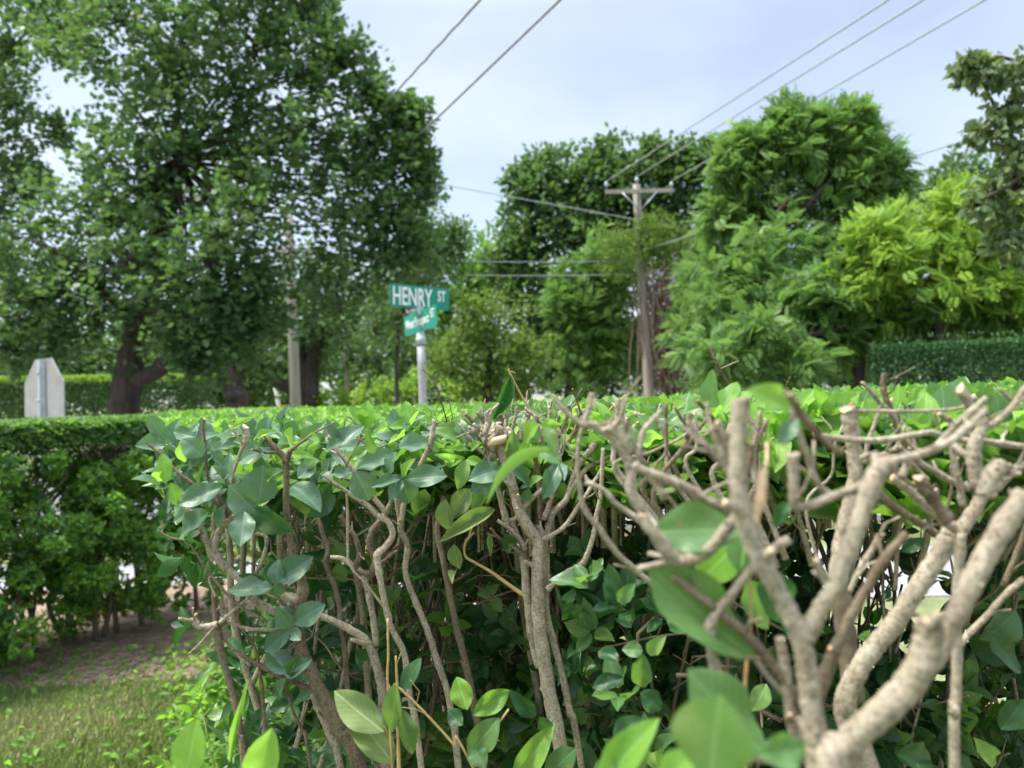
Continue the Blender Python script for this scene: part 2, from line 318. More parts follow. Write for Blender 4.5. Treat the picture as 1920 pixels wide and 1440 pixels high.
class Leaves:
    def __init__(s): s.V = []; s.Q = []; s.UV = []; s.R = []; s.MI = []; s.n = 0
    def add(s, proto, P, D, Nn, L, Wd, mi=0, rnd=None):
        """P base points, D directions, Nn normals, L lengths, Wd widths (all n long)"""
        P = np.atleast_2d(P); n = len(P)
        if proto is HERO or proto is MID:      # every leaf picks one of several shapes
            fam = HEROS if proto is HERO else MIDS; pick = rs.randint(0, len(fam), n)
            D, Nn = np.broadcast_to(np.atleast_2d(D), (n, 3)), np.broadcast_to(np.atleast_2d(Nn), (n, 3)); L, Wd, mi = np.broadcast_to(L, (n,)), np.broadcast_to(Wd, (n,)), np.broadcast_to(mi, (n,))
            if rnd is not None: rnd = np.broadcast_to(rnd, (n,))
            for f_i in range(len(fam)):
                q = pick == f_i
                if q.any(): s.add(fam[f_i], P[q], D[q], Nn[q], L[q], Wd[q], mi[q], None if rnd is None else rnd[q])
            return
        PV, PQ, PU = proto; k = len(PV)
        D = unit(np.atleast_2d(D)); Nn = np.atleast_2d(Nn); Nn = Nn - D * (Nn * D).sum(1, keepdims=True); Nn = unit(Nn); S = np.cross(D, Nn)
        L = np.broadcast_to(L, (n,)); Wd = np.broadcast_to(Wd, (n,))
        V = P[:, None] + (PV[None, :, 0:1] * Wd[:, None, None]) * S[:, None] + (PV[None, :, 1:2] * L[:, None, None]) * D[:, None] + (PV[None, :, 2:3] * L[:, None, None]) * Nn[:, None]
        s.V.append(V.reshape(-1, 3)); s.Q.append((PQ[None] + (np.arange(n) * k)[:, None, None] + s.n).reshape(-1, 4)); s.n += n * k
        s.UV.append(np.tile(PU, (n, 1)).reshape(-1, 3))
        r = rs.rand(n) if rnd is None else np.broadcast_to(rnd, (n,)); s.R.append(np.repeat(r, k))
        mi = np.broadcast_to(mi, (n,)); s.MI.append(np.repeat(mi, len(PQ)))
    def build(s, name, mats, parent=None, smooth=True):
        V = np.concatenate(s.V).astype(np.float32); Q = np.concatenate(s.Q).astype(np.int32)
        me = bpy.data.meshes.new(name); me.vertices.add(len(V)); me.vertices.foreach_set('co', V.ravel())
        me.loops.add(len(Q) * 4); me.loops.foreach_set('vertex_index', Q.ravel())
        me.polygons.add(len(Q)); me.polygons.foreach_set('loop_start', np.arange(0, len(Q) * 4, 4, dtype=np.int32))
        me.polygons.foreach_set('loop_total', np.full(len(Q), 4, dtype=np.int32))
        me.polygons.foreach_set('material_index', np.concatenate(s.MI).astype(np.int32))
        a = me.attributes.new('rnd', 'FLOAT', 'POINT'); a.data.foreach_set('value', np.concatenate(s.R).astype(np.float32))
        u = me.attributes.new('luv', 'FLOAT_VECTOR', 'POINT'); u.data.foreach_set('vector', np.concatenate(s.UV).astype(np.float32).ravel())
        me.update(calc_edges=True)
        return finish(name, me, mats, parent, smooth)
def rdir(n): return unit(rs.normal(size=(n, 3)))

# ------------------------------------------------------------------ ground, road, paving
def sheet(name, pts, z, mat, kind='structure', cat=None, label=None):
    b = MB(); b.add([(p[0], p[1], z) for p in pts], [tuple(range(len(pts)))]); o = b.build(name, mat, None, False)
    return tag(o, label, cat, None, kind)
def grid_sheet(name, x0, x1, y0, y1, z, mat, nx=1, ny=1): return sheet(name, [(x0, y0), (x1, y0), (x1, y1), (x0, y1)], z, mat)
grid_sheet('ground', -300, 300, -60, 600, 0.0, M['soil'])
# the kerbed street crosses ahead, with a concrete footpath on the near side
sheet('footpath', [(-30, 6.1), (30, 4.6), (30, 6.4), (-30, 7.6)], 0.006, M['walk'])
sheet('road', [(-60, 8.6), (60, 7.6), (60, 13.4), (-60, 14.4)], 0.004, M['road'])
for nm, y in (('near_kerb', 8.52), ('far_kerb', 14.42)):
    b = MB(); b.add([(-60, y, 0), (60, y - 1, 0), (60, y - .86, 0), (-60, y + .14, 0), (-60, y, .12), (60, y - 1, .12), (60, y - .86, .12), (-60, y + .14, .12)],
                    [(0, 1, 5, 4), (3, 7, 6, 2), (4, 5, 6, 7), (0, 4, 7, 3), (1, 2, 6, 5)]); tag(b.build(nm, M['kerb'], None, False), kind='structure')
mul = [ground_at(-900, 1330), ground_at(-200, 1305), ground_at(60, 1300), ground_at(190, 1292), ground_at(300, 1262), ground_at(420, 1290), ground_at(520, 1440), (-.7, 1.6), (-.55, .9), (-.2, .55), (.6, .2), (3, .1), (5, 1.6), (3.5, 3.0), (1.5, 3.6), (.3, 4.6), (-1.8, 6.3), (-6, 5.9), (-8, 5.2)]
sheet('mulch_bed', [(p[0], p[1]) for p in mul], 0.008, M['mulch'])

# lawn blades
def blades(n, xs, ys, h, name, mats, test=None, lab=None):
    P = np.c_[rs.uniform(*xs, n), rs.uniform(*ys, n), np.full(n, .0)]
    if test is not None: P = P[test(P)]
    n = len(P); D = unit(np.c_[rs.normal(0, .45, n) + .25, rs.normal(0, .45, n), np.full(n, 1.0)])
    pat = .5 + .35 * np.sin(P[:, 0] * 3.1 + P[:, 1] * 2.3) * np.sin(P[:, 1] * 4.7 - P[:, 0] * 1.9)
    L = Leaves(); L.add(FAR, P, D, rdir(n), rs.uniform(.6, 1.3, n) * h, .008, 0, np.clip(pat + rs.normal(0, .2, n), 0, 1))
    return tag(L.build(name, mats), lab, 'grass', None, 'stuff')
def in_poly(P, poly):
    x, y = P[:, 0], P[:, 1]; ins = np.zeros(len(P), bool); j = len(poly) - 1
    for i in range(len(poly)):
        xi, yi, xj, yj = poly[i][0], poly[i][1], poly[j][0], poly[j][1]
        ins ^= ((yi > y) != (yj > y)) & (x < (xj - xi) * (y - yi) / (yj - yi + 1e-12) + xi); j = i
    return ins
blades(60000, (-3.4, -.7), (2.2, 4.0), .05, 'lawn_grass', M['grass'], lambda P: ~in_poly(P, mul), 'patchy mown lawn with pale dry streaks beside the mulch bed')
blades(26000, (-7, 6), (5.3, 8.3), .07, 'verge_grass', M['grass'], lambda P: ~((P[:, 1] > 5.3 - P[:, 0] * .02) & (P[:, 1] < 7.2)) | (rs.rand(len(P)) < .0), 'rough green grass on the verge between footpath and kerb')
# fallen clippings on the mulch and grass
L = Leaves(); n = 420
G = np.array([ground_at(rs.uniform(-20, 430), rs.uniform(1215, 1345), 0.02) for _ in range(n)])
G2 = np.array([ground_at(rs.normal(395, 55), rs.normal(1245, 60), rs.uniform(.02, .08)) for _ in range(260)])
G3 = np.array([ground_at(rs.uniform(0, 400), rs.uniform(1300, 1440), 0.05) for _ in range(50)]); G = np.vstack([G, G2, G3]); n = len(G)
d = rdir(n); d[:, 2] *= .25; L.add(MID, G, d, unit(np.c_[rs.normal(0, .5, (n, 2)), np.ones(n)]), rs.uniform(.03, .055, n), rs.uniform(.016, .028, n), 0)
tag(L.build('leaf_clippings', M['bright']), 'bright green fallen hedge clippings strewn on the mulch and the lawn edge', 'clippings', None, 'stuff')
# mulch chips
b = MB()
for _ in range(1500):
    g = ground_at(rs.uniform(-30, 470), rs.uniform(1195, 1320), 0.012); a = rs.uniform(0, 3.14); l = rs.uniform(.012, .04)
    R = np.array(Matrix.Rotation(a, 3, 'Z') @ Matrix.Rotation(rs.uniform(-.5, .5), 3, 'Y')); b.box(g + (0, 0, .006), (l, l * .3, .005), R)
tag(b.build('bark_chips', M['mulch'], None, False), 'brown shredded bark chips loose on the mulch bed', 'mulch', None, 'stuff')

# ------------------------------------------------------------------ distant planting
def subblobs(blobs, k, lo=.32, hi=.5):
    out = []
    for c, r in blobs:
        for _ in range(k):
            d = rdir(1)[0]; d[2] = d[2] * .9 + .08
            out.append((c + d * r * rs.uniform(.45, .88), r * rs.uniform(lo, hi)))
    return out
def sprays(Lv, blobs, dens, proto, ls, lw, per=8, sp=.35, up=.35, mi=0, droop=.0, nup=1.0):
    for c, r in blobs:
        n = max(6, int(2.6 * dens * r * r)); d = rdir(n); p = c + d * (r * rs.uniform(.55, 1.05, n) ** .7)[:, None]
        ax = unit(d * .8 + rdir(n) * .6 + np.array([0, 0, up]))
        tone = rs.rand()
        for q in range(per):
            t = rs.uniform(0, sp, n); P = p + ax * t[:, None] + rdir(n) * (sp * .3)
            dd = unit(ax + rdir(n) * .9 + np.array([0, 0, -droop])); nn = unit(rdir(n) * .7 + np.array([0, 0, nup]))
            Lv.add(proto, P, dd, nn, ls * rs.uniform(.7, 1.25, n), lw * rs.uniform(.8, 1.2, n), mi, np.clip(tone * .4 + rs.rand(n) * .7 - .05, 0, 1))
def limb(parent, P, R, name='limb', mat='trunk', wob=.12, seg=9):
    P, R = smooth_path(P, R, 5); P = P + rs.normal(0, R.mean() * .10, P.shape); b = MB(); b.tube(P, R, seg, 0, 0, wob); return b.build(name, M[mat], parent)
def bl(lst, D=None):
    out = []
    for q in lst:
        px, py, r = q[:3]; d = q[3] if len(q) > 3 else D
        out.append((at(px, py, d), r * d / F))
    return out
def shrink(bs, k, dz=0.0): return [(c - np.array([0, 0, dz]), r * k) for c, r in bs]
def tree(name, label, cat, base, trunk, limbs, blobs, k, dens, proto, ls, lw, mat, per=8, sp=.35, group=None, twigs=True, **kw):
    root = thing(name, base, label, cat, group)
    limb(root, [p for p, r in trunk], [r for p, r in trunk], 'trunk')
    for Lb in limbs: limb(root, [p for p, r in Lb], [r for p, r in Lb], 'limb')
    sb = subblobs(blobs, k)
    if twigs:
        b = MB(); tp = trunk[-1][0]
        for c, r in blobs:
            P, R = smooth_path([tp, (tp + c) / 2 + rs.normal(0, .2, 3), c], [trunk[-1][1] * .55, trunk[-1][1] * .35, .02], 4); b.tube(P, R * .5, 5)
        for i, (c, r) in enumerate(sb):
            bc = blobs[i // k][0]; b.tube([bc, (bc + c) / 2 + rs.normal(0, r * .2, 3), c], [.018, .012, .006], 4)
        b.build('branches', M['trunk'], root)
    Lv = Leaves(); sprays(Lv, sb, dens, proto, ls, lw, per, sp, **kw); Lv.build('crown', M[mat] if isinstance(mat, str) else [M[x] for x in mat], root)
    return root
def G0(px, D):      # a point of the ground at that column and distance
    p = at(px, 740, D); return np.array([p[0], p[1], 0.0])

# big maple on the left
g = G0(236, 12.5)
tree('maple_tree', 'large dark green maple with a leaning side limb, filling the upper left', 'tree', g,
     [(g, .36), (at(236, 780, 12.5), .26), (at(240, 700, 12.5), .22), (at(255, 610, 12.5), .18), (at(300, 470, 12.6), .17), (at(330, 300, 12.6), .12)],
     [[(at(246, 716, 12.5), .16), (at(300, 690, 12.3), .13), (at(325, 635, 12.2), .10), (at(372, 575, 12.1), .08), (at(415, 480, 12.0), .06), (at(430, 400, 12), .06)],
      [(at(300, 470, 12.6), .09), (at(420, 330, 12.2), .07), (at(560, 240, 12), .03)], [(at(250, 600, 12.5), .09), (at(150, 500, 12), .06), (at(60, 450, 11.6), .03)]],
     bl([(480, 90, 130), (590, 170, 110), (690, 270, 85), (735, 330, 65), (330, 130, 150), (230, 40, 110), (420, 270, 150), (560, 360, 140), (680, 420, 95), (300, 350, 130),
         (200, 420, 110), (70, 440, 95), (190, 520, 105), (350, 530, 115), (500, 540, 110), (630, 540, 90), (730, 500, 62), (80, 560, 80), (520, -40, 110), (330, -130, 180), (740, 250, 45), (755, 420, 50), (775, 475, 38), (420, 640, 70),
         (120, 80, 70), (190, 610, 75), (640, 110, 40), (560, 20, 60), (90, 640, 45), (300, 620, 60), (400, 500, 90, 11.2), (330, 590, 70, 11.3), (450, 420, 90, 11.2), (420, 600, 60, 11.6), (250, 500, 80, 11.2), (500, 620, 60), (780, 300, 26), (800, 340, 20), (770, 220, 18), (700, 180, 30), (30, 600, 60), (360, 680, 35, 11.6), (30, 660, 50)], 12.2), 12, 34, LOBED, .105, .11, 'maple', 8, .30)
g = G0(575, 24)
tree('oak_tree', 'dark tree with a forked trunk standing behind the grey pole', 'tree', g,
     [(g, .42), (at(583, 750, 24), .34), (at(580, 715, 24), .28), (at(588, 660, 24), .26), (at(600, 600, 24), .2)],
     [[(at(580, 745, 24), .22), (at(540, 725, 23.8), .18), (at(500, 702, 23.6), .14), (at(470, 680, 23.4), .08)], [(at(578, 715, 24), .2), (at(566, 670, 24), .16), (at(560, 600, 24), .1)]],
     bl([(470, 590, 90), (560, 560, 90), (650, 570, 80), (720, 580, 55), (500, 640, 50), (420, 640, 60), (610, 630, 45), (760, 540, 50), (790, 480, 45), (820, 500, 38)], 24), 9, 13, FAR, .20, .2, 'fardark', 8, .6)
g = G0(-180, 19)
tree('shade_tree', 'darker tree at the upper left corner beyond the maple', 'tree', g, [(g, .4), (at(-170, 500, 19), .3), (at(-120, 250, 19), .15)], [],
     bl([(20, 90, 85), (60, 20, 80), (-90, 160, 130), (20, 190, 40), (-60, 330, 120), (10, 560, 90), (-60, 650, 90), (60, 690, 60), (110, 20, 60), (-20, 300, 60), (20, 380, 55), (-30, 470, 80), (60, 340, 25), (110, 250, 18)], 19), 9, 22, FAR, .16, .16, 'fardark', 8, .45)
g = G0(350, 30)
tree('shade_tree', 'low dark tree behind the clipped hedge across the street', 'tree', g, [(g, .4), (at(350, 700, 30), .3), (at(350, 640, 30), .15)], [],
     bl([(350, 660, 70), (430, 680, 60), (280, 650, 70), (180, 680, 70), (480, 640, 70), (40, 720, 50), (100, 690, 60), (380, 740, 60), (250, 740, 60), (130, 740, 60), (20, 750, 60), (-60, 740, 60), (440, 740, 40), (560, 640, 60)], 30), 9, 9, FAR, .28, .28, 'fardark', 8, .7)
g = G0(440, 20)
tree('bare_trunk_tree', 'short dark brown trunk right of the clipped hedge across the street', 'tree', g, [(g, .36), (at(443, 760, 20), .3), (at(440, 730, 20), .26), (at(438, 690, 20), .2)], [],
     bl([(430, 670, 45), (480, 690, 35), (400, 680, 40)], 20.5), 8, 12, FAR, .2, .2, 'fardark', 8, .5)
# small dark conifer-like tree right of the maple
g = G0(748, 17)
tree('cedar_tree', 'small brownish green ragged tree behind the street sign', 'tree', g, [(g, .06), (at(745, 640, 17), .05), (at(790, 470, 17), .03)], [],
     bl([(770, 400, 45), (790, 470, 50), (840, 480, 30), (860, 455, 18), (750, 520, 60), (820, 530, 45), (745, 600, 50), (700, 620, 50)], 17), 10, 24, FAR, .12, .09, 'fardark', 9, .4)
# far thicket, one tree each
for px, D, lst, lab, mt in ((860, 34, [(860, 540, 45), (830, 580, 45), (900, 520, 30), (930, 560, 50), (850, 610, 60)], 'pale green tree far down the street, right of the street sign', 'farmid'),
                            (760, 38, [(750, 640, 60), (700, 620, 60), (800, 650, 50), (720, 690, 55)], 'soft green tree far behind the street sign post', 'farmid'),
                            (650, 42, [(640, 640, 55), (610, 690, 45), (660, 700, 55), (690, 730, 40)], 'light green tree behind the thin brown pole', 'farmid'),
                            (920, 44, [(930, 490, 40), (900, 560, 40), (960, 520, 40), (990, 580, 60)], 'thin distant tree showing between the street sign and the dark tree', 'farmid'),
                            (510, 40, [(500, 745, 34), (530, 730, 30), (470, 750, 28)], 'round green bush far down the street beside the white post', 'farmid')):
    g = G0(px, D)
    tree('distant_tree', lab, 'tree', g, [(g, .3), (at(px, 740, D), .25), (at(px, 660, D), .12)], [], bl(lst, D), 8, 6.5, FAR, .34, .32, mt, 8, .8, group='trees far down the street')
for px, D, lst, lab in ((780, 22, [(730, 748, 26), (780, 742, 28), (840, 740, 32), (690, 760, 22)], 'bright yellow green low bush at the foot of the street sign'),
                        (900, 20, [(900, 760, 34), (960, 765, 30)], 'low bright bush behind the hedge top, right of the street sign'),
                        (640, 24, [(620, 770, 20), (660, 765, 22)], 'low bright bush at the foot of the thin brown pole')):
    g = G0(px, D); root = thing('low_bush', g, lab, 'bush', 'low bushes along the street')
    b = MB(); [b.tube([g, at(q[0], q[1], D)], [.05, .02], 5) for q in lst]; b.build('stem', M['trunk'], root)
    Lv = Leaves(); sprays(Lv, subblobs(bl([(a, c - 6, r) for a, c, r in lst] + [(a, c + 55, r) for a, c, r in lst], D), 9), 26, FAR, .13, .12, 8, .3); Lv.build('foliage', M['yellow'], root)
g = G0(910, 19)
tree('olive_bush', 'rounded olive green bush between the street sign and the utility pole', 'bush', g, [(g, .12), (at(915, 720, 19), .1), (at(920, 650, 19), .06)], [],
     bl([(880, 600, 45), (930, 610, 55), (870, 660, 50), (930, 680, 60), (990, 660, 50), (900, 740, 60), (980, 730, 55), (850, 700, 35)], 19), 10, 26, FAR, .14, .11, 'oliveleaf', 9, .35)
g = G0(1080, 30)
tree('dark_oak_tree', 'tall dark green round tree behind the utility pole', 'tree', g, [(g, .5), (at(1080, 650, 30), .4), (at(1090, 450, 30), .25)], [],
     shrink(bl([(1270, 380, 60), (1300, 450, 70), (1300, 300, 45), (1345, 330, 60), (1380, 420, 70), (1280, 275, 22), (1340, 270, 20), (1000, 350, 65), (1060, 320, 70), (1140, 310, 70), (1210, 300, 60), (960, 410, 55), (1050, 420, 90), (1150, 420, 90), (950, 490, 45), (1010, 530, 70), (1100, 540, 90), (1250, 330, 60), (1000, 620, 60), (1080, 660, 80), (1200, 620, 80), (1010, 300, 30), (980, 320, 20), (1120, 280, 25), (1230, 275, 24), (1180, 360, 80), (1100, 360, 80), (1000, 460, 80), (1230, 420, 70), (1060, 590, 70), (1160, 500, 80)], 30), .80, .55), 11, 18, FAR, .26, .24, 'fardark', 8, .6)
# pinnate-leaved trees right of the middle
g = G0(1400, 14.5)
tree('locust_tree', 'tall bright green tree of feathery leaves right of the utility pole', 'tree', g,
     [(g, .26), (at(1400, 650, 14.5), .18), (at(1410, 500, 14.5), .13), (at(1430, 400, 14.6), .08)],
     [[(at(1420, 470, 14.3), .06), (at(1450, 415, 13.6), .05), (at(1478, 372, 13.4), .04)], [(at(1410, 480, 14.4), .06), (at(1500, 400, 14), .05), (at(1590, 300, 14), .03)]],
     shrink(bl([(1405, 315, 42), (1470, 275, 45), (1530, 290, 50), (1590, 280, 30), (1610, 330, 40), (1430, 370, 58), (1520, 370, 75), (1590, 400, 55), (1385, 500, 55), (1450, 480, 90), (1550, 470, 80),
         (1400, 570, 95), (1500, 570, 95), (1330, 640, 55), (1420, 680, 80), (1560, 620, 80), (1500, 690, 70), (1480, 250, 22), (1640, 310, 26), (1345, 560, 40), (1620, 460, 60), (1600, 540, 70), (1360, 560, 60), (1600, 245, 15), (1505, 232, 16), (1440, 255, 18), (1570, 262, 14), (1545, 240, 12), (1648, 300, 13), (1600, 225, 11), (1478, 212, 12), (1395, 265, 14), (1370, 300, 14), (1350, 400, 16), (1310, 520, 18), (1300, 600, 22), (1655, 345, 14), (1640, 390, 18)], 14.3), .86, .16), 10, 17, FROND, .30, .30, 'farbright', 4, .34, droop=.25)
g = G0(1110, 27)
tree('locust_sapling', 'bright feathery sapling left of the utility pole, in front of the dark tree', 'tree', g, [(g, .12), (at(1110, 650, 27), .1), (at(1120, 500, 27), .05)], [],
     bl([(1130, 480, 45), (1090, 520, 40), (1160, 530, 45), (1080, 600, 45), (1130, 600, 50), (1060, 560, 30), (1100, 670, 60), (1170, 650, 50), (1070, 640, 30), (1140, 720, 55)], 27), 10, 14, FROND_S, .40, .34, 'farbright', 4, .40, droop=.2)
g = G0(1760, 11.5)
tree('sumac_tree', 'yellow green feathery tree at the right, brightest of all', 'tree', g, [(g, .16), (at(1760, 640, 11.5), .11), (at(1750, 500, 11.5), .06)], [],
     bl([(1700, 460, 65), (1770, 440, 55), (1660, 500, 55), (1830, 520, 60), (1760, 540, 75), (1680, 570, 65), (1870, 560, 55), (1640, 440, 28), (1790, 390, 26), (1850, 420, 30), (1920, 560, 50), (1900, 530, 30), (1620, 520, 50), (1840, 460, 35), (1950, 600, 50), (1900, 490, 24)], 11.5), 11, 26, FROND_S, .23, .22, 'yellow', 4, .22, droop=.15)
g = G0(1600, 11.8)
tree('locust_sapling', 'green feathery undergrowth below the yellow tree, with hanging fronds', 'tree', g, [(g, .12), (at(1610, 680, 11.8), .1), (at(1640, 600, 11.8), .05)], [],
     bl([(1560, 560, 60), (1500, 600, 60), (1430, 560, 55, 12.5), (1370, 520, 50, 12.8), (1450, 460, 50, 12.8), (1340, 600, 45, 12.4), (1400, 640, 55, 12), (1600, 590, 60), (1660, 620, 55), (1700, 610, 50), (1560, 650, 50), (1800, 610, 55), (1880, 630, 40), (1350, 690, 45, 11), (1420, 640, 40, 11), (1480, 700, 40, 11)], 11.8), 10, 22, FROND, .27, .26, 'farbright', 4, .22, droop=.5)
g = G0(1880, 21)
tree('ivy_clad_tree', 'dark vine covered tree behind the yellow green one at the right', 'tree', g, [(g, .4), (at(1870, 600, 21), .3), (at(1830, 400, 21), .15)], [],
     bl([(1740, 370, 40), (1790, 350, 40), (1840, 350, 45), (1720, 430, 50), (1800, 430, 70), (1880, 400, 80), (1890, 500, 80), (1800, 530, 70), (1700, 400, 28), (1950, 350, 80), (1650, 400, 30), (1620, 480, 60), (1720, 600, 80), (1860, 620, 80), (1620, 680, 60)], 21), 9, 17, FAR, .18, .17, 'fardark', 8, .5)
g = G0(2080, 6.5)
tree('linden_tree', 'linden with hanging heart shaped leaves at the right edge', 'tree', g, [(g, .2), (at(2090, 500, 6.5), .15), (at(2080, 250, 6.5), .1)],
     [[(at(2080, 250, 6.5), .05), (at(1960, 150, 6.5), .03), (at(1850, 125, 6.4), .012)], [(at(2080, 350, 6.5), .05), (at(1960, 320, 6.4), .03), (at(1850, 370, 6.3), .012)]],
     bl([(1830, 130, 22), (1870, 135, 30), (1910, 130, 40), (1900, 190, 30), (1890, 240, 26), (1920, 280, 36), (1945, 200, 60), (1900, 340, 26), (1860, 360, 24), (1840, 390, 20), (1900, 400, 34), (1950, 380, 60), (1895, 460, 24), (1930, 460, 30), (2020, 250, 120), (2030, 420, 90), (1835, 250, 8), (1815, 125, 10)], 6.4), 6, 75, HEART, .068, .060, 'linden', 4, .10, up=0.0, droop=.9, nup=.3)

# filler undergrowth behind everything at eye level
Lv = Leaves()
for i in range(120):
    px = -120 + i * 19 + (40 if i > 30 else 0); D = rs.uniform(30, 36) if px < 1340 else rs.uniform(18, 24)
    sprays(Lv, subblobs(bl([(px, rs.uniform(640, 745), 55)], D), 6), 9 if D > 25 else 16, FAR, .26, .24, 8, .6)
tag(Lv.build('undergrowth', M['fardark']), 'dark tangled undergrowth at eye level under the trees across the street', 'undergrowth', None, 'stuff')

# clipped hedges across the street: a boxed body of leaves with the sunlit top put into a lighter leaf colour
def hedge(name, label, A, B, h, th, n, ls, topn, mats, group=None, seg=12):
    A = np.array(A, float); B = np.array(B, float); ax = unit(B - A); Ln = np.linalg.norm(B - A); nrm = np.array([ax[1], -ax[0], 0])
    root = thing(name, A, label, 'hedge', group); b = MB()
    for i in range(seg):
        p = A + ax * Ln * (i + .5) / seg; b.tube([p, p + (rs.normal(0, .06), rs.normal(0, .06), h * .5), p + (rs.normal(0, .15), rs.normal(0, .15), h * .92)], [.03, .02, .008], 5)
    b.build('stem', M['barkb'], root)
    Lv = Leaves()
    t = rs.rand(n) * Ln; z = rs.rand(n) ** .9 * h; f = rs.rand(n); side = np.where(f < .5, 1, np.where(f < .65, -1, 0)); dep = np.where(side == 0, rs.uniform(-1, 1, n), side * rs.uniform(.75, 1, n)) * th / 2
    z = np.where(side == 0, h * rs.uniform(.9, 1, n), z); dep = dep * 1.0
    P = A + ax * t[:, None] + nrm * dep[:, None]; P[:, 2] = z
    out = nrm * side[:, None] + np.array([0, 0, 1.0]) * (side == 0)[:, None]
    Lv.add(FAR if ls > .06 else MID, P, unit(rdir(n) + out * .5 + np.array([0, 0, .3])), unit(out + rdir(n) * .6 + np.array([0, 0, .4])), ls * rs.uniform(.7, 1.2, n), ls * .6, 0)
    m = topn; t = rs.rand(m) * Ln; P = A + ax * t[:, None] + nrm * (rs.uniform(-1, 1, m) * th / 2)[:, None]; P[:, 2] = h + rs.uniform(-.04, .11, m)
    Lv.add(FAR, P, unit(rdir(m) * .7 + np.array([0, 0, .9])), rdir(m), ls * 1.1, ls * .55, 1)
    Lv.build('foliage', [M[x] for x in mats], root); return root
a = G0(-260, 15.5); b_ = G0(402, 17.5)
hedge('clipped_hedge', 'dark clipped hedge across the street with its top coloured yellow green as if backlit, behind the stop sign', a, b_, 1.98, .9, 26000, .075, 15000, ['fardark', 'yellow'])
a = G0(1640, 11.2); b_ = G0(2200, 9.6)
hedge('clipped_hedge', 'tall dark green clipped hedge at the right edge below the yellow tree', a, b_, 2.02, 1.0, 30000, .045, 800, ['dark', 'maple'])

# ------------------------------------------------------------------ poles, wires, signs
def lathe_pole(root, P, R, mat, name='pole', seg=14): b = MB(); P, R = smooth_path(P, R, 4); b.tube(P, R, seg, 0, 0, .02); return b.build(name, M[mat], root)
D = 25; base = at(1222, 815, D); base[2] = 0
root = thing('utility_pole', base, 'weathered wooden utility pole with a crossarm, in front of the trees', 'utility pole')
top = at(1193, 346, D); lathe_pole(root, [base, (base + top) / 2, top], [.165, .145, .12], 'pole')
arm_l, arm_r = at(1135, 360, D - .2), at(1262, 357, D - .2)
ax = unit(arm_r - arm_l); b = MB(); Rm = np.c_[ax, unit(np.cross([0, 0, 1], ax)), unit(np.cross(ax, np.cross([0, 0, 1], ax)))]
b.box((arm_l + arm_r) / 2, (np.linalg.norm(arm_r - arm_l), .1, .13), Rm); b.build('crossarm', M['poleg'], root, False)
for s in (-1, 1):
    b = MB(); c = (arm_l + arm_r) / 2; b.tube([c + ax * s * .55 - (0, .05, .05), c + ax * s * .05 - (0, .08, .6)], [.02, .02], 6); b.build('brace', M['galv'], root)
ins = []
for px in (1137, 1194, 1259):
    p = at(px, 352 if px != 1194 else 343, D - .2); b = MB()
    b.tube([p - (0, 0, .05), p + (0, 0, .04), p + (0, 0, .09), p + (0, 0, .13), p + (0, 0, .2)], [.02, .03, .08, .05, .03], 10); b.build('insulator', M['ceramic'], root); ins.append(p + np.array((0, 0, .2)))
D = 20; base = at(557, 830, D); base[2] = 0
root = thing('utility_pole', base, 'plain grey utility pole rising into the dark leaves beside the forked trunk', 'utility pole'); topl = at(541, 390, D)
lathe_pole(root, [base, (base + topl) / 2, topl], [.15, .13, .10], 'poleg'); b = MB()
c = at(543, 470, D); b.box(c, (1.5, .09, .11)); b.build('crossarm', M['poleg'], root, False)
D = 30; base = at(656, 800, D); base[2] = 0
root = thing('utility_pole', base, 'thin brown pole between the forked tree and the street sign', 'utility pole')
tp = at(647, 654, D); lathe_pole(root, [base, (base + tp) / 2, tp], [.12, .11, .09], 'pole')
b = MB(); b.tube([tp - (0, 0, .02), tp + (0, 0, .05)], [.10, .02], 10); b.build('cap', M['galv'], root)
def wire(label, pts, r, sag=0.0, wav=0.0):
    P = [np.array(pts[0])]; n = 40
    for a, c in zip(pts[:-1], pts[1:]):
        for i in range(1, n + 1):
            t = i / n; p = np.array(a) * (1 - t) + np.array(c) * t; p[2] -= sag * 4 * t * (1 - t)
            if wav: p = p + np.array([math.sin(i * 1.1) * wav, 0, math.cos(i * .9) * wav])
            P.append(p)
    b = MB(); b.tube(P, r, 6); tag(b.build('overhead_wire', M['wire']), label, 'wire', 'overhead wires')
wire('left of two thick cables crossing the sky at the upper left, slightly wavy', [at(960, -66, 6.5), at(740, 175, 11.5), topl], .015, 0, .0035)
wire('straight thick cable at the upper left, right of the wavy one', [at(1120, -68, 6.5), at(797, 243, 11.8), at(548, 480, 19.9)], .016)
wire('leftmost of three parallel wires running to the crossarm', [at(1780, -74, 9), ins[0]], .013)
wire('middle one of three parallel wires running to the crossarm', [at(1850, -74, 9), ins[1]], .013)
wire('rightmost of three parallel wires running to the crossarm', [at(1980, -78, 9), ins[2]], .013)
wire('single wire sagging from the linden to the feathery tree at the right', [at(2020, 182, 11), at(1660, 310, 15.5), at(1204, 470, 24.9)], .012, .05)
wire('short wire crossing the gap of sky right of the maple', [at(640, 312, 26), at(1194, 412, 25.2)], .016)
wire('low wire from the utility pole towards the street sign', [at(548, 505, 19.9), at(1205, 514, 25.0)], .014, .1)
wire('upper of the two low wires right of the street sign', [at(548, 480, 20), at(1203, 488, 25.0)], .012, .1)

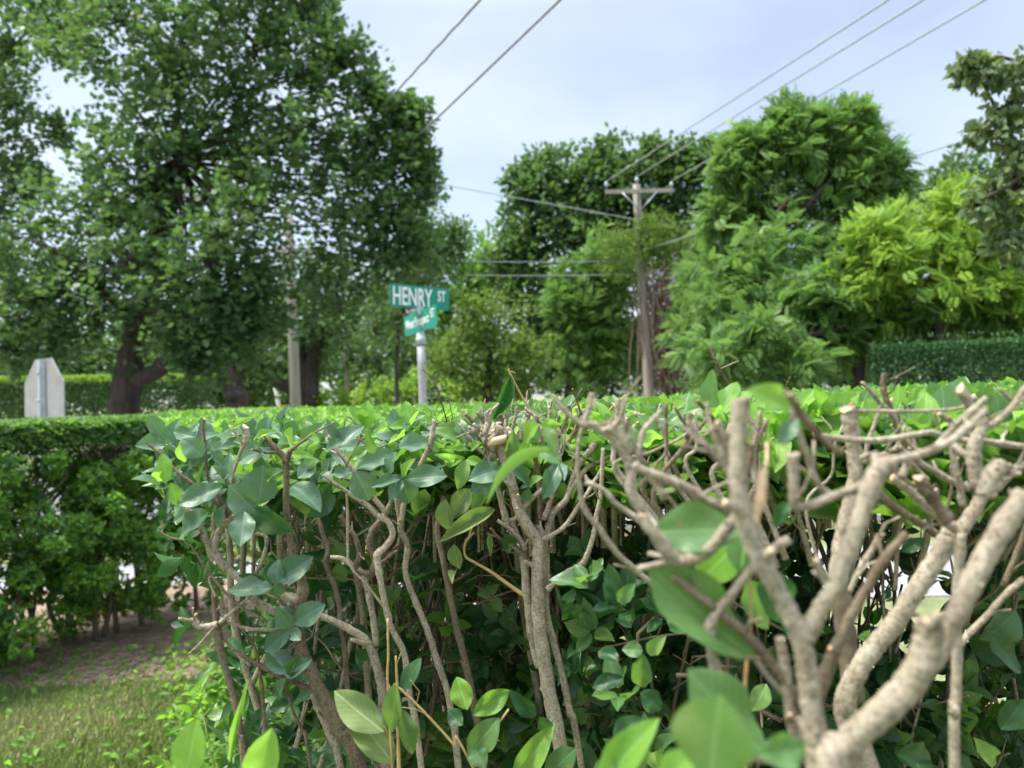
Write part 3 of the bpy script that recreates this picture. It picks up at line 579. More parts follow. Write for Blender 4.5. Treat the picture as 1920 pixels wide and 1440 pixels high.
# street name sign
D = 7.62; base = at(800, 900, D); base[2] = 0
root = thing('street_sign', base, 'two green street name blades reading HENRY ST and West Prospect ST on a pipe', 'street sign')
ptop = at(789, 640, D); lathe_pole(root, [base, (base + ptop) / 2, ptop], [.041, .041, .041], 'postgrey', 'post', 18)
b = MB(); u = unit(ptop - base)
b.tube([ptop - u * .03, ptop + u * .03, ptop + u * .035, ptop + u * .07, ptop + u * .10, ptop + u * .13], [.052, .052, .047, .042, .028, .022], 18); b.build('post_cap', M['galv'], root)
for py in (681, 701):
    b = MB(); c = at(796 if py < 690 else 797, py, D - .046); b.tube([c, c - FW * .004], [.007, .007], 8); b.build('bolt_hole', M['cap_dark'], root)
def blade(Lp, Rp, hgt, nm):
    """a rounded green plate between two points of its lower edge"""
    Lp, Rp = np.array(Lp), np.array(Rp); ex = unit(Rp - Lp); W_ = np.linalg.norm(Rp - Lp); ez = unit(np.array([0, 0, 1]) - ex * ex[2]); ey = np.cross(ez, ex)
    r = .03; out = []
    for cx, cy, a0 in ((W_ - r, r, -90), (W_ - r, hgt - r, 0), (r, hgt - r, 90), (r, r, 180)):
        for k in range(6): a = math.radians(a0 + 18 * k); out.append((cx + r * math.cos(a), cy + r * math.sin(a)))
    n = len(out); b = MB(); T = .004
    V = [Lp + ex * x + ez * y + ey * s for s in (-T / 2, T / 2) for x, y in out]
    b.add(V, [tuple(range(n))[::-1], tuple(range(n, 2 * n))] + [(i, (i + 1) % n, n + (i + 1) % n, n + i) for i in range(n)])
    o = b.build('blade', M['signgreen'], root, False); o['label'] = nm
    return Lp, ex, ez, ey, W_, o
def text(s, org, ex, ez, h, w, par, bold=.0):
    cu = bpy.data.curves.new('lettering', 'FONT'); cu.body = s; cu.size = 1; cu.extrude = .0015; cu.offset = bold
    o = bpy.data.objects.new('lettering', cu); COL.objects.link(o); bpy.context.view_layer.update()
    bb = [Vector(q) for q in o.bound_box]; x0, x1 = min(q.x for q in bb), max(q.x for q in bb); y0, y1 = min(q.y for q in bb), max(q.y for q in bb)
    ey = np.cross(ex, ez); Mx = Matrix(((ex[0], ez[0], ey[0], 0), (ex[1], ez[1], ey[1], 0), (ex[2], ez[2], ey[2], 0), (0, 0, 0, 1)))
    S = Matrix.Diagonal((w / (x1 - x0), h / (y1 - y0), 1, 1)); off = Matrix.Translation((-x0, -y0, 0))
    cu.materials.append(M['white']); me = bpy.data.meshes.new_from_object(o); bpy.data.objects.remove(o)
    me.transform(Matrix.Translation(Vector(org)) @ Mx @ S @ off)
    oo = bpy.data.objects.new('lettering', me); COL.objects.link(oo); oo.parent = par
    return oo
Lp, ex, ez, ey, W_, o1 = blade(at(731, 574, 7.42), at(842, 583, 7.86), .225, 'upper green blade reading HENRY ST')
f_ = np.cross(ex, ez) * .0035
text('HENRY', Lp + ex * .035 + ez * .022 + f_, ex, ez, .178, W_ * .655, o1, .012)
text('ST', Lp + ex * (W_ * .80) + ez * .085 + f_, ex, ez, .11, W_ * .135, o1, .012)
Lp, ex, ez, ey, W_, o2 = blade(at(760, 632, 7.80), at(821, 610, 7.30), .205, 'lower green blade reading West Prospect ST')
f_ = np.cross(ex, ez) * .0035
text('West Prospect', Lp + ex * .03 + ez * .035 + f_, ex, ez, .120, W_ * .72, o2, .004)
text('ST', Lp + ex * (W_ * .82) + ez * .095 + f_, ex, ez, .085, W_ * .12, o2, .004)
b = MB(); c = at(788, 582, 7.6); b.box(c, (.20, .030, .022)); b.box(c - (0, 0, .03), (.03, .16, .03)); b.box(c + (0, 0, .012), (.06, .05, .05)); b.build('bracket', M['galv'], root, False)

# stop sign seen from behind
D = 7.0; ctr = at(83, 751, D); base = np.array([ctr[0], ctr[1], 0.0])
root = thing('stop_sign', base, 'back of an octagonal grey metal road sign on a steel post at the left', 'road sign')
ang = math.radians(35); ex = np.array([math.cos(ang), -math.sin(ang), 0]); ez = np.array([0, 0, 1.0]); ey = np.array([math.sin(ang), math.cos(ang), 0])
Rr = .38 / math.cos(math.radians(22.5)); pts = [(Rr * math.cos(math.radians(22.5 + 45 * k)), Rr * math.sin(math.radians(22.5 + 45 * k))) for k in range(8)]
b = MB(); T = .005; b.add([ctr + ex * x + ez * y + ey * s for s in (-T, T) for x, y in pts], [tuple(range(8))[::-1], tuple(range(8, 16))] + [(i, (i + 1) % 8, 8 + (i + 1) % 8, 8 + i) for i in range(8)])
b.build('sign_plate', M['alum'], root, False)
sd_ = -1 if np.dot(ey, C0 - ctr) < 0 else 1
nn = ey * sd_; b = MB(); pb = np.array([ctr[0], ctr[1], 0]) + nn * .03
prof = [(-.055, .0), (-.035, .0), (-.022, .030), (.022, .030), (.035, 0), (.055, 0), (.035, -.004), (.03, .0), (.018, .026), (-.018, .026), (-.03, 0), (-.035, -.004)]
V = [pb + ex * x + nn * (y * 1.2 - .02) + (0, 0, z) for z in (0, ctr[2] + .375) for x, y in prof]; n = len(prof)
b.add(V, [(i, (i + 1) % n, n + (i + 1) % n, n + i) for i in range(n)] + [tuple(range(n, 2 * n))]); b.build('post', M['galv'], root, False)
for dz in (-.25, 0, .25):
    b = MB(); p = ctr + nn * .05 + (0, 0, dz); b.tube([p, p + nn * .012], [.012, .009], 8); b.build('bolt', M['galv'], root)
# small far things by the street
base = at(524, 800, 28); base[2] = 0; root = thing('marker_post', base, 'slanting white post with a yellow plate far down the street', 'post')
b = MB(); b.tube([base, at(524, 766, 28), at(516, 728, 28), at(514, 724, 28)], [.075, .075, .07, .05], 10); b.build('post', M['white'], root)
b = MB(); b.box(at(531, 766, 27.9), (.26, .03, .18)); b.box(at(531, 761, 27.88), (.30, .02, .03)); b.build('plate', M['yellowpaint'], root, False)
base = at(491, 800, 27); base[2] = 0; root = thing('road_cone', base, 'orange cone tip showing over the hedge left of the white post', 'cone')
b = MB(); tp = at(490, 765, 27); b.tube([base + (0, 0, .03), base * .5 + tp * .5, tp - (0, 0, .05), tp], [.22, .17, .12, .05], 12); b.build('cone_body', M['orangepaint'], root)
b = MB(); b.box(base + (0, 0, .02), (.6, .6, .04)); b.build('cone_base', M['orangepaint'], root, False)

# vines over the utility pole: brown dead stems under a pale green cap
g = G0(1250, 23); root = thing('vine_tangle', g, 'brown dead vines hanging under a pale green cap beside the utility pole', 'vine')
b = MB()
for _ in range(150):
    x = rs.normal(1246, 20) if rs.rand() < .75 else rs.uniform(1185, 1300); y0 = rs.uniform(470, 560); p0 = at(x, y0, 24.8 + rs.uniform(-.3, 1.2)); x2 = x + rs.normal(14, 14); p2 = at(x2 + (25 if rs.rand() < .6 else 0), rs.uniform(640, 815), 25.4 + rs.uniform(-.6, .6))
    if p2[2] < 0: p2[2] = 0.0
    pm = (p0 + p2) / 2 + rs.normal(0, .22, 3); P, R = smooth_path([p0, (p0 + pm) / 2 + rs.normal(0, .1, 3), pm, (pm + p2) / 2 + rs.normal(0, .1, 3), p2], [.012, .02, .022, .02, .018], 3); b.tube(P, R, 4)
tag(b.build('dead_vines', M['vine'], root), kind='stuff')
Lv = Leaves(); sprays(Lv, subblobs(bl([(1180, 450, 30), (1220, 455, 36), (1260, 460, 34), (1300, 470, 34), (1150, 455, 22), (1200, 480, 30), (1250, 495, 26), (1230, 430, 22), (1310, 520, 30), (1300, 560, 26), (1150, 500, 22), (1290, 620, 28, 26), (1260, 700, 30, 27), (1240, 600, 26, 27)], 24.6), 8), 15, FAR, .16, .07, 8, .45)
Lv.build('leafy_cap', M['oliveleaf'], root)

# ================================================================== near hedges
def hz(px): return 742 - (px - 960) * math.tan(math.radians(1.5))
def top_z(P, off=0.0):
    """height of the trimmed top above the ground at world points"""
    d = np.asarray(P)[..., 1]; x = np.asarray(P)[..., 0]; px = 960 + F * x / np.maximum(d, .2)
    h = np.interp(px, [0, 450, 700, 900, 1200, 1600, 1920], [.083, .057, .055, .046, .034, .024, .020]) 
    h = h + np.interp(d, [.4, .9, 1.6], [.012, .010, 0]) 
    return CZ - h - off
def rosettes(Lv, P, ax, nl, l, w, mi, spread=.9, proto=MID, rnd=None):
    """a whorl of nl leaves round each point"""
    n = len(P); u = unit(np.cross(ax, rdir(n))); v = np.cross(ax, u); ph = rs.rand(n) * 6.3
    for k in range(nl):
        a = ph + k * 6.283 / nl + rs.normal(0, .3, n); sp_ = spread * rs.uniform(.6, 1.3, n)
        rad = u * np.cos(a)[:, None] + v * np.sin(a)[:, None]; dd = unit(rad * sp_[:, None] + ax * .75)
        L_ = l * rs.uniform(.65, 1.2, n); Lv.add(proto, P + rad * .002 - ax * (k // 2 * .006), dd, unit(ax + rdir(n) * .35 + np.array([0, 0, .25])), L_, L_ * w * rs.uniform(.85, 1.15, n), mi, rnd)

# ---- the hedge at the left, four to five metres off
A = at(-420, 0, 3.45); B = at(398, 0, 5.35); A[2] = B[2] = 0
root = thing('privet_hedge', A, 'green privet hedge at the left with a flat trimmed top and gaps near the ground', 'hedge')
axh = unit(B - A); LnH = np.linalg.norm(B - A); nh = np.array([axh[1], -axh[0], 0])
if nh[1] > 0: nh = -nh
HT = lambda P: CZ - np.interp(960 + F * P[:, 0] / P[:, 1], [0, 300, 400], [.088, .088, .086]) 
for i in range(34):
    t = (i + rs.uniform(.1, .9)) / 34; p = A + axh * LnH * t - nh * rs.uniform(.1, .75); b = MB()
    q = [p + (rs.normal(0, .03) * j, rs.normal(0, .03) * j, z) for j, z in enumerate((0, .25, .5, .8, 1.05, 1.28))]
    P, R = smooth_path(q, [.017, .015, .013, .011, .008, .005], 3); b.tube(P, R, 6)
    for _ in range(5):
        j = rs.randint(4, len(P) - 2); e = P[j] + (rs.normal(0, .13), rs.normal(0, .13), rs.uniform(.1, .3)); b.tube([P[j], (P[j] + e) / 2 + rs.normal(0, .02, 3), e], [R[j] * .6, .004, .002], 5)
    b.build('stem', M['barkb'], root)
Lv = Leaves()
def hedge_pts(n, z0, z1, d0, d1): 
    P = A + axh * (rs.rand(n) * LnH)[:, None] - nh * rs.uniform(d0, d1, n)[:, None]; P[:, 2] = rs.uniform(z0, z1, n); return P
n = 5600; P = hedge_pts(n, 0, 1, -.06, .92); P[:, 2] = HT(P) - rs.rand(n) ** 1.4 * .10
rosettes(Lv, P, unit(rdir(n) * .55 + np.array([0, 0, 1])), 5, .036, .52, 0, 1.0)
n = 2600; P = hedge_pts(n, 0, 1, -.05, .04); P[:, 2] = HT(P) - rs.rand(n) * .13
rosettes(Lv, P, unit(rdir(n) * .6 + nh * .7 + np.array([0, 0, .5])), 5, .036, .52, 0, 1.0)
# body: leafy clumps with hollows between them
cl = hedge_pts(200, .22, 1.12, -.24, .35); cl[:, 2] = .12 + (rs.rand(200) ** 1.05) * 1.04
cs = rs.uniform(.06, .14, 200); cl -= nh * (np.clip(.45 - cl[:, 2], 0, 1) * .30)[:, None]
idx = rs.randint(0, 200, 13000); keepw = np.where((cl[idx, 2] < .3) & (rs.rand(len(idx)) < .08), False, True); idx = idx[keepw]
# the right end thins out towards the ground
tt = ((cl[idx] - A) @ axh) / LnH; keepw = ~((tt > .70) & (cl[idx, 2] < .55) & (rs.rand(len(idx)) < .45)); idx = idx[keepw]
P = cl[idx] + rdir(len(idx)) * (cs[idx] * rs.rand(len(idx)) ** .4)[:, None]; P[:, 2] = np.minimum(P[:, 2], 1.25)
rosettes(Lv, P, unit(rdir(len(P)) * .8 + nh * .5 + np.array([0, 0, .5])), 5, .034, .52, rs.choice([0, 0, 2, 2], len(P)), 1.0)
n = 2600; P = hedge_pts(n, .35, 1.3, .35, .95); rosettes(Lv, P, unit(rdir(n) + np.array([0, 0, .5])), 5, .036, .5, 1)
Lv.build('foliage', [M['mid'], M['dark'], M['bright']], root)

# ---- the long hedge the camera stands against: body, stems behind the first row, trimmed top
def near_region(n, pxr, kind='all'):
    px = rs.uniform(*pxr, n); db = np.interp(px, [280, 450, 700, 900, 1200, 1600, 1920, 2300], [5.4, 6.3, 4.5, 3.0, 2.15, 1.75, 1.6, 1.5]); df = np.interp(px, [280, 700, 1100, 1400, 1920, 2300], [.90, .84, .78, .66, .56, .5])
    return px, df, db
root = thing('privet_hedge', (0.4, 1.6, 0), 'long privet hedge running into the distance behind the first row of cut stems', 'hedge')
Lv = Leaves()
# trimmed top: density per square metre, so sample depth with weight
n = 40000; px, df, db = near_region(n, (305, 2250)); D = np.sqrt(rs.uniform(df ** 2, db ** 2))
P = C0 + D[:, None] * (np.array([0, 1, 0]) + ((px - 960) / F)[:, None] * np.array([1, 0, 0])); 
keep = rs.rand(n) < np.interp(px, [300, 1200, 1900], [1, .62, .42]) * np.interp(D, [.8, 2.5, 6], [.8, .62, .55]); P = P[keep]; D = D[keep]; n = len(P)
P[:, 2] = top_z(P) - .008 - rs.rand(n) ** 1.8 * .062
tone = np.clip(.45 + rs.normal(0, .28, n), 0, 1)
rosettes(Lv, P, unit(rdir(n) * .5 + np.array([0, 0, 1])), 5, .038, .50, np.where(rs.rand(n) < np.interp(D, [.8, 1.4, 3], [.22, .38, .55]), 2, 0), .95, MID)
# body leaves deeper inside, few near the front; inner shade put into their dark colour
n = 15000; px, df, db = near_region(n, (300, 2300)); f = rs.rand(n) ** .55; D = df + .12 + (db - df) * f
P = C0 + D[:, None] * (np.array([0, 1, 0]) + ((px - 960) / F)[:, None] * np.array([1, 0, 0])); zt = top_z(P)
P[:, 2] = .22 + (zt - .3) * rs.rand(n)
low = P[:, 2] / zt
keep = rs.rand(n) < np.clip(np.interp(px, [300, 900, 1300, 1500], [.8, .8, .42, .22]) * np.interp(low, [0, .5, 1], [.7, .75, 1]), 0, 1); keep &= ~((px < 480) & (low < .75)); keep &= ~((px > 1560) & (px < 1800) & (low < .93) & (rs.rand(len(px)) < .62)); P = P[keep]; n = len(P)
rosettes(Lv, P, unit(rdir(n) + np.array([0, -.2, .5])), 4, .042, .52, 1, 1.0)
# shaded lower leaves facing the lawn
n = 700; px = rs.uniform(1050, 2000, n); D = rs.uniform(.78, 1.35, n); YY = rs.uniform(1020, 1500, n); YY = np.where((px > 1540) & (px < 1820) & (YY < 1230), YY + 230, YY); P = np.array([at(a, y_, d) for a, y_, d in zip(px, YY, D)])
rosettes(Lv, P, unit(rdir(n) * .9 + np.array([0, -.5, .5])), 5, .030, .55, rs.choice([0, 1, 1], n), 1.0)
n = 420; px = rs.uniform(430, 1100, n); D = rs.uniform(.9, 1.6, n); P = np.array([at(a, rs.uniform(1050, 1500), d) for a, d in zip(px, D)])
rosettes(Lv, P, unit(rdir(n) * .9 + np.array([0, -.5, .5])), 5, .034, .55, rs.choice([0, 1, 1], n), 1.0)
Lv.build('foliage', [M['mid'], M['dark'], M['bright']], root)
def stem_mesh(b, base, H, r0, wob=.03, forks=3, cutm=1):
    q = [np.array(base, float)]; d = np.array([np.clip(rs.normal(0, .09), -.12, .12), rs.normal(0, .05), 1])
    zs = np.array([.0, .25, .45, .62, .75, .86, .94, 1.0]) * H
    for z0, z1 in zip(zs[:-1], zs[1:]): q.append(q[-1] + np.array([d[0] * (z1 - z0), d[1] * (z1 - z0), z1 - z0]) + np.array([rs.normal(0, wob * .5), rs.normal(0, wob * .5), 0])); d = d * (.8, .8, 1) + np.array([rs.normal(0, .07), rs.normal(0, .05), 0])
    P, R = smooth_path(q, r0 * np.array([1.15, 1.05, 1, .95, .85, .75, .62, .5]), 4); b.tube(P, R, 7, 0, 0, .10, cutm)
    for _ in range(forks):
        j = rs.randint(int(len(P) * .45), len(P) - 4); z = P[j][2]; e = P[j] + np.array([np.clip(rs.normal(0, .06), -.09, .09), rs.normal(0, .05), 0]); e[2] = min(z + rs.uniform(.1, .3), H - rs.uniform(-.005, .02)); m = (P[j] + e) / 2 + rs.normal(0, .012, 3)
        m[2] -= .01; pp, rr = smooth_path([P[j], m, e], [R[j] * .8, R[j] * .6, R[j] * .45], 4); b.tube(pp, rr, 6, 0, 0, .12, cutm)
        for _ in range(2):
            k = rs.randint(2, len(pp) - 1); e2 = pp[k] + np.array([rs.normal(0, .035), rs.normal(0, .035), rs.uniform(.02, .07)]); b.tube([pp[k], (pp[k] + e2) / 2 + rs.normal(0, .004, 3), e2], [rr[k] * .6, rr[k] * .45, rr[k] * .35], 5, 0, 0, 0, cutm)
ns = 0
for (lo, hi, d0, d1, m, ra, rb) in ((610, 1260, .90, 1.8, 48, .0030, .0062), (1200, 2050, .72, 1.4, 30, .003, .0055), (500, 900, 1.5, 3.4, 14, .005, .010), (460, 600, 1.6, 3.2, 6, .004, .008)):
    for i in range(m):
        px = lo + (hi - lo) * (i + rs.rand()) / m; D = rs.uniform(d0, d1); p = at(px, 740, D); p[2] = 0
        H = float(top_z(np.array([p]))[0]) - rs.uniform(-.004, .03); b = MB(); stem_mesh(b, p, H, rs.uniform(ra, rb)); b.build('stem', [M['barkb'] if D > 1.15 else M[rs.choice(['bark', 'barkd', 'barkb'])], M['cut']], root); ns += 1
# the fine dead twigs that fill the inside
b = MB()
for _ in range(750):
    px = rs.uniform(520, 1980)
    if 1480 < px < 1880 and rs.rand() < .8: continue
    D = rs.uniform(.86, 1.5) if px < 1250 else rs.uniform(.7, 1.3); p = at(px, rs.uniform(850, 1300) if rs.rand() < .8 else rs.uniform(800, 1450), D)
    d = unit(np.array([rs.normal(0, .7), rs.normal(0, .5), rs.uniform(-.2, 1.2)])); l = rs.uniform(.03, .13); r = rs.uniform(.0007, .0022); q = [p]
    for j in range(4): q.append(q[-1] + d * l / 4); d = unit(d + rs.normal(0, .28, 3))
    b.tube(q, r * np.array([1.2, 1.1, 1, .8, .6]), 5, rs.randint(0, 2))
    for j in (1, 2, 3):
        if rs.rand() < .5: e = q[j] + rs.normal(0, .012, 3) + (0, 0, .01); b.tube([q[j], (q[j] + e) / 2, e], [r * .7, r * .6, r * .4], 4, 0)
tag(b.build('dead_twigs', [M['barkb'], M['barkd']], root), kind='stuff')
# cut twig ends poking out of the trimmed top
b = MB(); n = 520
for _ in range(n):
    px = rs.uniform(330, 2050) if rs.rand() < .45 else rs.uniform(850, 2050); D = rs.uniform(.85, np.interp(px, [300, 900, 1920], [2.6, 2.2, 1.5])); p = at(px, 740, D); zt = float(top_z(np.array([p]))[0]); p[2] = zt - .075
    e = p + np.array([rs.normal(0, .025), rs.normal(0, .025), .075 + rs.uniform(-.02, .014)]); r = rs.uniform(.0012, .0038)
    b.tube([p - (0, 0, .05), p, (p + e) / 2 + rs.normal(0, .004, 3), e - (e - p) * .08, e], [r * 1.2, r * 1.1, r, r * 1.05, r * .9], 6, 0, 0, .15, 1)
tag(b.build('cut_twigs', [M['bark'], M['cut']], root), kind='stuff')

# ---- traced branches of the shrubs in the first row: (x, y, width[, distance]) in photograph pixels, then grown down to the ground
def nubs(b, P, R, n):
    for _ in range(n):
        j = rs.randint(1, len(P) - 1); d = unit(np.cross(P[j] - P[j-1], rs.normal(size=3))); r = R[j]
        b.tube([P[j] + d * r * .6, P[j] + d * r * 1.1, P[j] + d * r * rs.uniform(1.2, 1.5) + (0, 0, r * .3)], [r * .40, r * .28, r * .10], 6)
def branch(root, D, pts, down=False, cut=True, mat='bark', seg=12, wob=.10, lean=None, nb=4, k=5, name='branch'):
    P = [at(q[0], q[1], q[3] if len(q) > 3 else D) for q in pts]; R = [q[2] / 2 * (q[3] if len(q) > 3 else D) / F for q in pts]
    if down:                                   # the last point carries on to the soil
        p, q = P[-1], P[-2]; dr = unit(p - q); 
        if dr[2] > -.6: dr = unit(np.array([dr[0], dr[1], -.8]))
        x, y = p[0], p[1]; zz = p[2]
        for f in (.3, .62, 1.0):
            s = zz * f / abs(dr[2]) * .6; e = np.array([x + dr[0] * s, y + dr[1] * s * .5 + .02 * f, zz * (1 - f)]); P.append(e); R.append(R[-1] * 1.04)
    P, R = smooth_path(P, R, k + 2); R = R * .83; P = P + rs.normal(0, 1, P.shape) * (R[:, None] * .045)
    ln = np.concatenate([[0], np.cumsum(np.linalg.norm(np.diff(P, axis=0), axis=1))]); s0 = rs.uniform(.008, .02)
    while s0 < ln[-1]:                         # growth nodes: the wood swells a little where buds sat
        R = R * (1 + rs.uniform(.03, .20 if R.mean() < .004 else .09) * np.exp(-((ln - s0) / (R * .8 + .0015)) ** 2)); s0 += rs.uniform(.02, .055) + R.mean() * rs.uniform(2, 7)
    b = MB(); b.tube(P, R, seg, 0, 0, wob * .5, 0)
    if cut:                                    # a torn, slanted cut
        sl = rs.normal(0, .45, 2); T0 = unit(P[0] - P[1])
        for q in range(seg):
            v = np.array(b.v[q]); o_ = v - P[0]; b.v[q] = tuple(v + T0 * (sl[0] * o_[0] + sl[1] * o_[2] + rs.uniform(-.28, .28) * R[0]) + o_ * rs.uniform(-.12, .16))
    if D < .9 and len(P) > 12:
        for _ in range(rs.randint(1, 4) if nb > 1 else 0):   # short side twigs, cut or broken
            j = rs.randint(2, max(3, int(len(P) * (.5 if down else .95)))); d = unit(np.cross(P[j] - P[j - 1], rs.normal(size=3))) + unit(P[j - 1] - P[j]) * .8 + (0, 0, .4); d = unit(d)
            l = rs.uniform(.006, .024) * (.6 + D); rr = min(R[j] * rs.uniform(.25, .5), .0028); e1 = P[j] + d * l * .5 + rs.normal(0, l * .08, 3); e2 = e1 + unit(d + rs.normal(0, .3, 3)) * l * .5
            b.tube([P[j], P[j] * .5 + e1 * .5, e1, e2 - (e2 - e1) * .1, e2], [rr * 1.25, rr, rr, rr * .95, rr * .7], 7, 0, 0, .2, 1)
    # the path starts at its tip: put the pale cut face there
    b.m[(len(P) - 1) * seg] = 1 if cut else 0
    if nb: nubs(b, P, R, max(1, nb // 2))
    return b.build(name, [M[mat], M['cut']], root)
def leaf_(Lv, D, bx, by, tx, ty, w, mi, proto=HERO, dD=None, up=.55, rnd=None):
    d1 = D; d2 = D + (rs.uniform(-.03, .03) if dD is None else dD) * D
    a, t_ = at(bx, by, d1), at(tx, ty, d2); L_ = np.linalg.norm(t_ - a); W_ = w * D / F * (1.16 if mi == BL else 1.0)
    if w > 55: proto = HEROS[(0, 2, 4)[rs.randint(3)]]
    Lv.add(proto, a[None], (t_ - a)[None], (-FW + np.array([0, 0, up]) + rs.normal(0, .22, 3))[None], L_, W_ * 1.08, mi, rs.rand() if rnd is None else rnd)
LM = ['blue', 'dark', 'bright', 'mid', 'olive']; BL, DK, BR, MI_, OL = range(5)
lmats = [M[x] for x in LM]

# shrub at the left end
ga = G0(640, .80)
rootA = thing('privet_shrub', ga, 'end shrub of the near hedge at the left, with large blue green leaves', 'shrub', 'privet shrubs in the first row')
T = .75
branch(rootA, T, [(537, 861, 14), (537, 905, 14), (537, 951, 15), (543, 1000, 16), (552, 1045, 18), (563, 1078, 20), (568, 1111, 26), (558, 1145, 24), (563, 1206, 26), (585, 1262, 29), (608, 1310, 30), (640, 1375, 31), (675, 1440, 32)], True, False, 'barkd', 14, .12)
branch(rootA, T, [(497, 821, 12), (514, 838, 13), (531, 856, 14), (537, 870, 14)], mat='barkd')
branch(rootA, T, [(630, 791, 3), (590, 812, 4), (556, 836, 6), (543, 848, 12), (537, 868, 13)], mat='barkd', nb=1)
branch(rootA, T, [(431, 973, 12), (415, 990, 15), (402, 1025, 17), (411, 1050, 20), (435, 1074, 19), (461, 1090, 18), (495, 1105, 18), (522, 1115, 19), (560, 1125, 22)], cut=False, mat='bark')
branch(rootA, T, [(452, 960, 9), (438, 968, 11), (431, 974, 12)], cut=False, nb=0)
branch(rootA, .76, [(455, 1100, 9), (476, 1124, 16), (500, 1140, 20), (525, 1146, 22), (548, 1135, 22), (565, 1120, 22)], mat='bark')
branch(rootA, .77, [(540, 1160, 12), (580, 1152, 13), (610, 1158, 15), (652, 1178, 17), (687, 1202, 19), (704, 1240, 21), (716, 1290, 21), (718, 1350, 22), (722, 1440, 24)], True, False, 'bark')
branch(rootA, .76, [(437, 1218, 7), (480, 1243, 10), (525, 1268, 11), (592, 1297, 12), (612, 1320, 12)], mat='barkd')
branch(rootA, .76, [(400, 1155, 5), (462, 1178, 8), (505, 1180, 9), (545, 1184, 10), (565, 1190, 10)], mat='bark')
branch(rootA, .77, [(588, 1300, 20), (605, 1345, 17), (625, 1395, 16), (640, 1445, 16)], True, False, 'bark')
branch(rootA, .76, [(537, 1285, 4), (548, 1330, 6), (567, 1372, 8), (583, 1440, 8)], True, False, 'barkd')
branch(rootA, T, [(606, 891, 7), (635, 912, 9), (667, 933, 11), (692, 950, 12), (709, 967, 13), (728, 978, 14), (736, 1004, 15), (722, 1026, 15), (708, 1040, 19), (709, 1060, 16), (714, 1090, 14), (722, 1130, 14), (733, 1175, 14), (758, 1227, 14), (768, 1300, 14), (790, 1440, 15)], True, False, 'bark', 12, .12)
branch(rootA, .77, [(735, 925, 10), (731, 950, 13), (714, 976, 16), (698, 997, 16), (694, 1027, 16), (704, 1052, 17), (698, 1072, 17), (680, 1074, 15), (668, 1062, 14), (674, 1040, 13), (668, 1012, 12), (655, 990, 11), (636, 966, 10)], cut=False, mat='barkd')
branch(rootA, .77, [(620, 1045, 9), (640, 1047, 11), (660, 1060, 12), (680, 1075, 14), (690, 1110, 14), (700, 1160, 15), (706, 1210, 15)], mat='bark')
branch(rootA, .76, [(650, 925, 5), (652, 970, 6), (652, 1020, 6), (656, 1060, 6), (690, 1100, 6), (724, 1144, 7)], mat='bark', seg=8)
branch(rootA, .78, [(590, 960, 9), (598, 976, 9), (607, 1005, 11), (616, 1028, 12), (612, 1058, 12), (628, 1100, 12), (636, 1135, 11), (640, 1175, 12), (648, 1240, 12), (660, 1440, 12)], True, False, 'barkd')
branch(rootA, .78, [(742, 930, 12), (750, 970, 13), (752, 997, 14), (764, 1024, 14), (760, 1072, 13), (775, 1118, 14), (800, 1178, 15), (820, 1240, 15), (838, 1293, 15), (847, 1343, 15), (860, 1440, 16)], True, False, 'bark')
branch(rootA, .80, [(832, 930, 10), (820, 990, 12), (833, 1060, 14), (854, 1164, 15), (872, 1240, 16), (887, 1310, 16), (905, 1440, 17)], True, False, 'barkd')
branch(rootA, .74, [(295, 994, 4), (320, 1008, 5), (350, 1015, 5), (366, 1035, 5), (382, 1060, 5), (410, 1096, 6), (449, 1136, 6), (500, 1165, 7)], mat='barkd', seg=8)
branch(rootA, T, [(280, 834, 6), (300, 851, 7), (320, 872, 7), (340, 891, 7), (380, 920, 8), (425, 960, 10)], mat='barkd', nb=3)
branch(rootA, T, [(383, 785, 8), (381, 800, 7), (384, 831, 6), (388, 880, 6), (393, 904, 6), (415, 940, 8), (430, 972, 10)], mat='barkd')
branch(rootA, T, [(461, 799, 14), (462, 815, 14), (460, 830, 13), (450, 850, 8), (441, 876, 7), (434, 905, 7), (440, 960, 9)], mat='bark')
branch(rootA, T, [(615, 818, 9), (628, 838, 10), (640, 854, 10), (655, 873, 11), (690, 920, 12), (727, 965, 13)], mat='bark')
branch(rootA, .76, [(815, 788, 11), (812, 806, 11), (806, 835, 13), (792, 866, 12), (778, 895, 11), (762, 925, 11), (752, 980, 12)], mat='bark')
branch(rootA, .74, [(677, 812, 4), (672, 830, 5), (660, 852, 5), (650, 870, 5), (640, 900, 6)], mat='barkd', nb=2, seg=7)
branch(rootA, T, [(335, 940, 9), (352, 955, 11), (375, 985, 13), (392, 1030, 13), (400, 1052, 14)], mat='bark')
branch(rootA, .77, [(480, 1000, 8), (500, 1010, 9), (492, 1050, 9), (478, 1080, 9), (474, 1095, 9)], mat='bark', nb=1)
branch(rootA, .76, [(412, 1120, 6), (424, 1150, 6), (412, 1180, 6), (430, 1210, 6), (450, 1232, 7), (470, 1248, 7)], mat='bark', nb=1, seg=8)
branch(rootA, .76, [(455, 1105, 6), (446, 1160, 6), (462, 1190, 6), (480, 1222, 7), (492, 1300, 8), (500, 1440, 8)], True, False, 'barkd')
